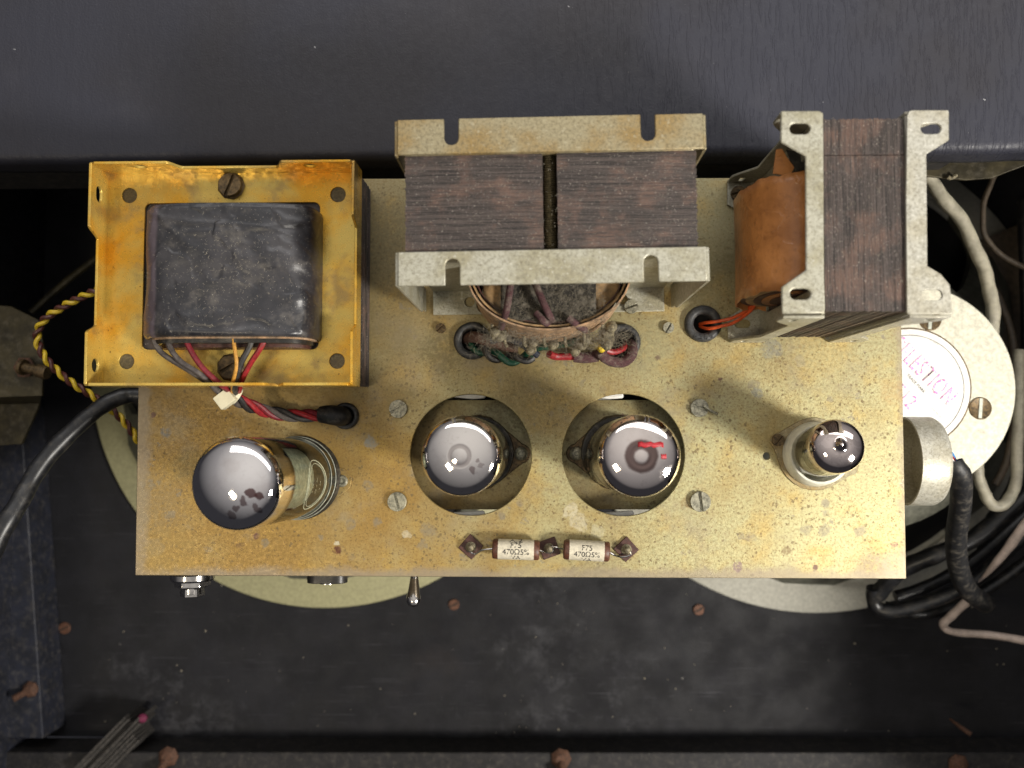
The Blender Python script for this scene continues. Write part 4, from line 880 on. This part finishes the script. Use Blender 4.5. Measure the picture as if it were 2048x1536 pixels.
# coil: paper wrapped arch standing in front of the stack, axis upright
ccx = P(1098, 600, 60).x; hwc = 168/sc_at(60); yq = P(1098, 661, 60).y; depthc = (Yf+1)-yq
def arch(hw_, dep, n=30, ex=.8): return [(ccx+hw_*cos(pi*k/n), Yf+1-dep*abs(sin(pi*k/n))**ex) for k in range(n+1)]
def ring(hw_, dep, t_, z0_, z1_, mat, name):
    o = arch(hw_, dep); i_ = arch(hw_-t_, dep-t_)
    return MB().plate((0, 0, z0_), (1, 0, 0), (0, 1, 0), o+i_[::-1], [], z1_-z0_).build(name, mat, ot, ang=40)
ring(hwc, depthc, .6, 14, 61, M['card'], 'outer_wrap')
ring(hwc-1.4, depthc-1.3, .7, 15, 59.5, M['kraft'], 'paper_layer')
ring(hwc-2.8, depthc-2.8, .5, 16, 58, M['fibre'], 'paper_layer')
MB().plate((0, 0, 18), (1, 0, 0), (0, 1, 0), arch(hwc-4.0, depthc-4.2), [], 36).build('winding', M['fibre'], ot)
fx0, fx1 = P(1002, 600, 58).x, P(1192, 600, 58).x
MB().box(fx0, fx1, Yf-depthc+5.0, Yf+.4, 40, 58.5).build('felt_pad', M['felt'], ot, .8)
for a_, b_ in ((P(966, 600, 58).x, fx0-.2), (fx1+.2, P(1240, 600, 58).x)):
    mb = MB(); ys = Yf-depthc*.62
    mb.plate((0, 0, 54.5), (1, 0, 0), (0, 1, 0), [(a_, ys+3), (a_, Yf+.3), (b_, Yf+.3), (b_, ys-3.2 if b_ < ccx else ys+3)] if b_ < ccx else [(a_, ys-3.2), (a_, Yf+.3), (b_, Yf+.3), (b_, ys+3)], [], 1.2); mb.build('card_spacer', M['kraft'], ot)
# lead wires lying over the coil
lw = thing('coil_lead_wires', 'maroon dusty cloth covered leads hanging over the dusty middle coil', 'wires', P(1080, 620, 55))
for pts in ([P(1022, 560, 62), P(1018, 590, 63), P(1012, 625, 62), P(1002, 655, 48)], [P(1068, 560, 61), P(1080, 590, 63), P(1096, 625, 62), P(1112, 655, 52)], [P(1072, 625, 60), P(1090, 645, 60), P(1112, 660, 50)], [P(1136, 635, 61), P(1152, 648, 60), P(1170, 660, 50)]):
    MB().tube(pts, 1.35, 9, 6).build('wire', M['cloth'], lw, ang=70)
# row of solder lugs along the bottom of the coil
for k, (px, py, zz) in enumerate(((990, 664, 38), (1000, 672, 34), (1066, 684, 22), (1106, 690, 20), (1163, 690, 20), (1172, 680, 24), (1213, 668, 36), (1222, 655, 40), (1214, 690, 22), (1062, 700, 16), (1150, 702, 15))):
    p = P(px, py, zz); rr = random.Random(k+40)
    MB().lathe(p, (rr.uniform(-.4, .4), -.5+rr.uniform(-.3, .2), 1), [(0, -3), (1.3, -2.4), (2.2+rr.random()*.7, -.8), (1.7, .6), (1.9, 1.6), (.9, 2.6), (0, 2.8)], 10).build('solder_lug', M['solder'], ot)
mb = MB()
for px in (985, 1010, 1048, 1088, 1130, 1168, 1205, 1225):
    p = P(px, 672 if 1000 < px < 1200 else 660, 30); mb.tube([p+Vector((0, 2, 2)), p+Vector((0, -2.5, 0)), p+Vector((.6, -3.6, -5))], .7, 6, 3)
mb.build('lug_strip', M['solder'], ot)
# harness wires around the two middle grommets
hn = thing('middle_wire_harness', 'green, maroon, red and navy wires between the two grommets below the middle coil', 'wire bundle', P(1090, 700, 0))
MB().tube([P(933, 678, -4), P(950, 674, 4), P(976, 681, 7), P(990, 684, 8)], 2.6, 12, 6).build('wire', M['brownsl'], hn)
MB().tube([P(985, 683, 8), P(1010, 692, 8), P(1036, 696, 8)], 2.2, 12, 6).build('wire', M['brownsl'], hn)
MB().tube([P(982, 681, 10), P(1010, 676, 12), P(1035, 684, 14), P(1058, 698, 12), P(1076, 711, 10)], 1.5, 10, 6).build('wire', M['navy'], hn)
cl = [P(938, 690, -3), P(962, 698, 4), P(990, 712, 5), P(1020, 718, 5), P(1050, 716, 6), P(1062, 710, 7)]
for mt, ph in (('green', 0), ('blackw', pi)): MB().tube(twist(cl, 1.6, 15, ph), 1.5, 9, 1).build('wire', M[mt], hn)
MB().tube([P(1062, 710, 7), P(1070, 698, 9), P(1100, 692, 12), P(1130, 688, 15), P(1150, 682, 20)], 1.5, 9, 6).build('wire', M['green'], hn)
MB().tube([P(1098, 708, 12), P(1112, 713, 9), P(1140, 713, 8), P(1152, 713, 8)], 1.6, 10, 6).build('wire', M['red'], hn)
MB().tube([P(1148, 713, 8), P(1170, 715, 8), P(1196, 712, 8)], 2.5, 12, 6).build('wire', M['cloth'], hn)
MB().tube([P(1200, 702, 14), P(1206, 712, 12), P(1222, 722, 8), P(1246, 724, 6), P(1262, 712, 6), P(1264, 694, 3), P(1254, 682, -4)], 2.3, 12, 6).build('wire', M['cloth'], hn)
MB().tube([P(1212, 701, 12), P(1228, 704, 10), P(1246, 697, 7), P(1252, 688, 0)], 1.3, 10, 6).build('wire', M['red'], hn)
MB().lathe(P(1203, 697, 16), (0, 0, 1), [(0, -2), (1.5, -1.6), (1.8, 0), (1.2, 1.4), (0, 1.8)], 12).build('yellow_bead', M['yellow'], hn)
# ================================================================== CHOKE (right)
ck = thing('choke_transformer', 'tall right hand transformer with pale slotted brackets and orange brown paper coil', 'transformer', P(1600, 600, 0))
ZK = 84.0
kx0 = P(1646, 420, ZK).x; kx1 = P(1815, 420, ZK).x; ky1 = P(1730, 237, ZK).y; ky0 = P(1730, 622, ZK).y
mb = MB(); rr = random.Random(21); nx_ = 52; seam = P(1730, 310, ZK).y
for k in range(nx_):
    xa = kx0+.4+(kx1-kx0-.8)*k/nx_; xb = xa+(kx1-kx0-.8)/nx_*.78; d = [rr.uniform(-.3, .22) for _ in range(4)]
    mb.box(xa, xb, ky0+d[0], seam-.15, 1, ZK+d[2]*.2-.3); mb.box(xa, xb, seam+.15, ky1+d[1], 1, ZK+d[3]*.2-.3)
mb.box(kx0+.8, kx1-.8, ky0+.8, ky1-.8, 1, ZK-1)
mb.build('lamination_stack', M['lamx'], ck, ang=0, kind='stuff')
def ck_bracket(sg, xin, mat, raw_px, slots_px):
    z1_ = ZK+1.0
    poly = [P(a, b_, z1_) for a, b_ in raw_px]; hs_ = []
    for (a, b_, Lq, rq) in slots_px: c = P(a, b_, z1_); hs_.append(slot((c.x, c.y), Lq, rq))
    MB().plate((0, 0, z1_-1.2), (1, 0, 0), (0, 1, 0), [(p.x, p.y) for p in poly], hs_, 1.2).build('top_flange', mat, ck, .5)
    # foot flange is the same pressing turned over
    MB().plate((0, 0, .15), (1, 0, 0), (0, 1, 0), [(p.x, p.y) for p in poly], hs_, 1.1).build('foot_flange', mat, ck, .2)
    win = rrect(ky0+9, ky1-9, 13, ZK-13, 2, 3)
    MB().plate((xin+(0 if sg < 0 else 0), 0, 0), (0, 1, 0), (0, 0, 1), [(ky0-1, 1.3), (ky1+1, 1.3), (ky1+1, ZK-.3), (ky0-1, ZK-.3)], [win], 1.2*(-1 if sg < 0 else 1)).build('upright_plate', mat, ck, .2)
    dmax = 14.0; dm = 6.2
    prof_ = [(0, .2), (dmax, .2), (dmax, 9), (dmax-1.5, 12), (dm, 22), (dm, ZK-22), (dmax-1.5, ZK-12), (dmax, ZK-9), (dmax, ZK-.3), (0, ZK-.3)]
    for yy_, tt in ((ky0-1.3, -1), (ky1+1.3, 1)):
        hh = [slot((9, 6), 5.5, 1.1, pi/2), slot((9, ZK-6), 5.5, 1.1, pi/2)]
        MB().plate((xin, yy_, 0), (sg, 0, 0), (0, 0, 1), prof_, hh, 1.1 if (sg*tt) < 0 else -1.1).build('end_flange', mat, ck, .2)
ck_bracket(-1, kx0, M['zincpale'], [(1562, 221), (1640, 221), (1647, 226), (1649, 560), (1651, 618), (1648, 627), (1564, 628), (1563, 574), (1612, 540), (1611, 312), (1590, 300), (1561, 284)], [(1600, 257, 7.0, 1.85), (1601, 588, 7.0, 1.85)])
ck_bracket(1, kx1, M['zinc'], [(1818, 222), (1825, 220), (1896, 220), (1898, 222), (1898, 280), (1853, 308), (1855, 532), (1882, 548), (1900, 570), (1905, 627), (1820, 630), (1814, 626), (1812, 400), (1814, 232)], [(1862, 257, 7.0, 1.85), (1864, 590, 7.0, 1.85)])
# coil: drum lying along y, bulging out of the left bracket
ca_y0 = P(1540, 601, 42).y; ca_y1 = P(1540, 388, 42).y; lx = P(1480, 500, 42).x
rz_c, rx_c = 29.0, kx0-lx; n_ = 36
def drum(rx_, rz__, y_a, y_b, mat, name, ex=.86, nn__=12):
    g = []; 
    for j in range(nn__+1):
        f = j/nn__; fl2 = 1+.02*(2*f-1)**2
        for i in range(n_+1):
            a = pi/2+pi*i/n_; c_, s_ = cos(a), sin(a); y_ = y_a+(y_b-y_a)*f+(.35*sin(i*.8)+.3*sin(i*1.9))*(1 if j in (0, nn__) else 0)
            fl2 = (1+.02*(2*f-1)**2)*(1+.006*sin(i*.55+f*3)+(.012 if i > 20 else 0))
            g.append((kx0+math.copysign(abs(c_)**ex, c_)*rx_*fl2, y_, 42+math.copysign(abs(s_)**ex, s_)*rz__*fl2))
    mb = MB().add(g, [(j*(n_+1)+i, j*(n_+1)+i+1, (j+1)*(n_+1)+i+1, (j+1)*(n_+1)+i) for j in range(nn__) for i in range(n_)])
    return mb.build(name, mat, ck, ang=60)
d1_ = drum(rx_c, rz_c, ca_y0, ca_y1, M['coil'], 'coil_wrap'); so = d1_.modifiers.new('t', 'SOLIDIFY'); so.thickness = .6*S; so.offset = -1
sec2 = [(kx0+math.copysign(abs(cos(a))**.86, cos(a))*(rx_c-1.6), 42+math.copysign(abs(sin(a))**.86, sin(a))*(rz_c-1.6)) for a in [pi/2+pi*i/n_ for i in range(n_+1)]]
MB().plate((0, ca_y1-1.2, 0), (1, 0, 0), (0, 0, 1), sec2, [], ca_y1-ca_y0-2.6).build('winding', M['fibre'], ck, ang=40)
for k in range(4):
    sec2 = [(kx0+cos(a)*(rx_c-3-k*3), 42+sin(a)*(rz_c-3-k*4)) for a in [pi/2+pi*i/n_ for i in range(n_+1)]]
    MB().plate((0, ca_y0+1.9, 0), (1, 0, 0), (0, 0, 1), sec2, [], .7+.35*k).build('winding_layer', M[('kraft', 'fibre', 'coil', 'fibre')[k]], ck, ang=40)
# paper flaps at the back of the drum
o = MB().plate((0, 0, 66), (1, 0, 0), (0, 1, 0), [tuple(P(a, b_, 66))[:2] for a, b_ in ((1545, 348), (1552, 300), (1563, 298), (1574, 316), (1588, 336), (1578, 352))], [], .5).build('paper_flap', M['coil'], ck)
MB().plate((0, 0, 64), (1, 0, 0), (0, 1, 0), [tuple(P(a, b_, 64))[:2] for a, b_ in ((1572, 300), (1612, 308), (1612, 345), (1588, 345))], [], .5).build('paper_flap', M['socketd'], ck)
screwhead(1476, 388, 15, 1.4, M['brassdark'], R(15), ck)
# orange leads into the grommet
ol = thing('orange_lead_wires', 'pair of bright orange wires from the paper coil into the marked grommet', 'wires', P(1440, 640, 0))
for dx in (0, 1):
    MB().tube([P(1506+dx*6, 592, 22), P(1500+dx*5, 615+dx*2, 16), P(1470, 634+dx*10, 9), P(1440, 642+dx*11, 6), P(1416, 645+dx*12, 3), P(1400, 648+dx*5, -4)], .72, 9, 6).build('wire', M['orange'], ol)
# ================================================================== CABLES
def cable(name, mat, z, px, w_, label, cat='cable', grp=None, sub=8, seg=14):
    n_p = len(px); zs = z if isinstance(z, (list, tuple)) else [z]*n_p
    pts = [P(a, b_, zz) for (a, b_), zz in zip(px, zs)]
    rs = [(w_[i] if isinstance(w_, (list, tuple)) else w_)/2/sc_at(zs[i]) for i in range(n_p)]
    pts, rs = smooth(pts, sub, rs); k1 = sum(map(ord, label)) % 7
    for i in range(len(pts)):
        rs[i] *= 1+.035*sin(i*1.3+k1)+.025*sin(i*.47+k1*2); pts[i] = pts[i]+Vector((sin(i*.55+k1), cos(i*.43+k1), 0))*.35
    o = MB().tube(pts, 1, seg, 1, rs=rs).build(name, M[mat], ang=70); tag(o, label, cat, grp); return o
cable('mains_cable', 'cable', [-30, -30, -26, -20, -12, -4, 2], [(300, 792), (262, 790), (205, 812), (125, 880), (60, 965), (12, 1050), (-40, 1150)], [33, 33, 34, 36, 38, 40, 42], 'thick black cable curving from the chassis to the left edge of the picture')
tp = thing('twisted_speaker_wires', 'yellow and brown wires twisted together, looping left of the amber transformer', 'wire pair', P(80, 670, -40))
cl = [P(215, 570, -22), P(185, 584, -24), P(135, 608, -26), P(88, 640, -28), P(74, 675, -30), P(88, 712, -30), P(118, 745, -32), P(150, 770, -34), P(190, 795, -38), P(235, 830, -42), P(262, 860, -44), P(288, 900, -48)]
for mt, ph in (('yellow', 0), ('brown', pi)): MB().tube(twist(cl, 1.05, 9.2, ph, 14), 1.05, 8, 1).build('wire', M[mt], tp)
bc = thing('speaker_cable', 'black sleeved cable with red and blue cores hanging from the metal can', 'cable', P(1905, 930, -40))
zz = [-36, -36, -40, -55, -75, -95, -112, -125]
px = [(1907, 922), (1912, 934), (1922, 955), (1921, 1010), (1912, 1080), (1918, 1140), (1938, 1182), (1972, 1208)]
MB().tube([P(a, b_, c) for (a, b_), c in zip(px, zz)], 1, 18, 8, rs=[4.0, 4.5, 4.9, 5.0, 5.1, 5.3, 5.4, 5.2], caps=False).build('sleeve', M['sleeve'], bc, ang=70)
for mt, dx, dy in (('red', 0, 2), ('blue', -1, -8), ('white', 1, 10)):
    MB().tube([P(1872, 912+dy*.8, -37), P(1888, 909+dy, -34), P(1903, 914+dy*.7, -33.5), P(1913, 936, -39)], 1.1, 8, 5).build('core', M[mt], bc)
cable('grey_cable', 'greycable', -88, [(1850, 340), (1872, 378), (1912, 425), (1948, 490), (1972, 552), (1984, 610), (1984, 680), (1975, 790), (1960, 900)], 27, 'thick beige grey cable arching down beside the right speaker magnet')
cable('grey_cable', 'greycable', -100, [(1950, 900), (1958, 950), (1972, 995), (1998, 1012), (2024, 990), (2034, 930), (2036, 840), (2040, 700)], 22, 'beige cable looping below the white magnet plate at the right')
cable('thin_cable', 'browncable', -95, [(1992, 345), (1974, 385), (1965, 430), (1972, 472), (2000, 508), (2060, 540)], 11, 'thin brownish cable loop in the upper right corner of the cabinet')
cable('thin_cable', 'browncable', -120, [(1975, 560), (2005, 610), (2025, 690), (2032, 800), (2020, 900), (1990, 970)], 15, 'brownish cable in shade between the magnet plate and right edge')
zb_ = -130
cable('black_cable', 'cable', [-150, -140, -130, -125, -120], [(1752, 1190), (1800, 1142), (1875, 1108), (1960, 1068), (2090, 960)], 34, 'upper black cable of the bundle crossing the lower right corner', grp='black cables at the lower right')
cable('black_cable', 'cable', [-148, -152, -148, -140, -132, -126], [(1748, 1175), (1750, 1212), (1800, 1220), (1900, 1188), (1985, 1130), (2090, 1030)], 28, 'black cable loop below the lower right corner of the chassis', grp='black cables at the lower right')
cable('black_cable', 'cable', -165, [(1790, 1195), (1880, 1160), (1960, 1110), (2090, 990)], 24, 'black cable in between the two loops at the lower right', grp='black cables at the lower right')
cable('black_cable', 'cable', -172, [(1980, 1040), (2030, 960), (2052, 820), (2050, 600), (2046, 400)], 20, 'long black cable running up along the right edge', grp='black cables at the lower right')
cable('black_cable', 'cable', [-165, -160, -160, -155, -150], [(1770, 1212), (1830, 1228), (1905, 1212), (1990, 1168), (2090, 1090)], 22, 'lowest black cable at the lower right, nearest the bent white cable', grp='black cables at the lower right')
cable('black_cable', 'cable', [-175, -170, -165, -160], [(1960, 1100), (2012, 1030), (2045, 930), (2060, 760)], 30, 'thick black cable hugging the right edge beside the magnet plate', grp='black cables at the lower right')
cable('white_cable', 'whitecable', [-105, -112, -120, -132], [(2080, 1010), (2030, 1078), (1992, 1126), (1955, 1166)], [20, 19, 15, 3], 'pinkish white cable end tapering to a point among the black cables')
cable('white_cable', 'whitecable', [-135, -145, -150, -150, -150, -145], [(1948, 1192), (1902, 1232), (1886, 1250), (1902, 1262), (1975, 1270), (2090, 1288)], [17, 17, 15, 14, 15, 16], 'bent pinkish white cable running to the right edge below the black cables')
# shadowed junk on the right wall of the cabinet
bg_ = MB().add([P(1960, 480, -190), P(2060, 440, -190), P(2075, 900, -190), P(2010, 760, -190), P(1960, 480, -201), P(2060, 440, -201), P(2075, 900, -201), P(2010, 760, -201)], [(0, 1, 2, 3), (4, 5, 6, 7), (0, 1, 5, 4), (1, 2, 6, 5), (2, 3, 7, 6), (3, 0, 4, 7)]).build('folded_card', M['browncable']); tag(bg_, 'dim brown folded card behind the cables at the right edge', 'card')
# ================================================================== DUST AND LINT
def lint(name, gen, n_l, lmin, lmax, w_, mat, parent=None, seed=1):
    rr = random.Random(seed); mb = MB()
    for _ in range(n_l):
        p = Vector(gen(rr)); a = rr.uniform(0, 2*pi); l_ = rr.uniform(lmin, lmax); k = rr.uniform(-2.5, 2.5); q = p.copy(); pts = []
        for i in range(5):
            pts.append(q.copy()); q += Vector((cos(a), sin(a), rr.uniform(-.15, .22)))*l_/4; a += k/4
        vs = []
        for i, c in enumerate(pts):
            t = (pts[min(i+1, 4)]-pts[max(i-1, 0)]).normalized(); s_ = Vector((-t.y, t.x, 0))*w_
            vs += [c-s_, c+s_+Vector((0, 0, w_))]
        mb.add(vs, [(2*i, 2*i+1, 2*i+3, 2*i+2) for i in range(4)])
    o = mb.build(name, mat, parent, ang=0); o['kind'] = 'stuff'; return o
lint('lint', lambda r: (r.uniform(fx0-2, fx1+3), Yf-depthc+4.2+abs(r.gauss(0, .45))*18 % 20, 58.6+abs(r.gauss(0, .7))), 1500, .8, 3.5, .032, M['lintdark'], ot, 2)
lint('lint', lambda r: (r.uniform(ccx-26, ccx+30), Yf-depthc-r.uniform(-3, 2), 34+r.uniform(-14, 20)), 900, 1.5, 6, .045, M['lintdark'], ot, 3)
lint('lint', lambda r: (r.uniform(ccx-34, ccx+40), P(1090, 700, 10).y+r.uniform(-5, 6), 12+r.uniform(-5, 6)), 420, .8, 3.5, .04, M['lintdark'], ot, 8)
lint('lint', lambda r: (r.uniform(X0, X1), r.uniform(Yf, Yb), ZT+.25), 420, .25, 1.1, .035, M['dirt'], ot, 4)
def tp_(r):
    u = r.gauss(0, .4); f = min(max(r.gauss(.45, .25), .02), .98); x_ = cxm+max(-.8, min(.8, u))*hw
    return (x_, cy0+(cy1-cy0)*f, 49.2)
lint('lint', tp_, 330, .25, 1.5, .035, M['dirt'], pt, 5)
lint('lint', lambda r: (r.uniform(kx0, kx1), r.uniform(ky0, ky1), ZK+.1), 260, .25, 1.1, .035, M['dirt'], ck, 6)
def specks(gen, n_s, r0, r1, parent, mat, seed):
    rr = random.Random(seed); mb = MB()
    for _ in range(n_s):
        p = Vector(gen(rr)); r_ = rr.uniform(r0, r1)*rr.random(); mb.lathe(p, (rr.uniform(-1, 1), rr.uniform(-1, 1), 1), [(0, -r_), (r_, 0), (0, r_)], 5)
    o = mb.build('dust_specks', mat, parent, ang=0); o['kind'] = 'stuff'
specks(lambda r: tuple(P(r.uniform(0, 2048), r.uniform(1160, 1470), ZB))[:2]+(ZB+.2,), 110, .3, 1.0, baffle, M['dirt'], 1)
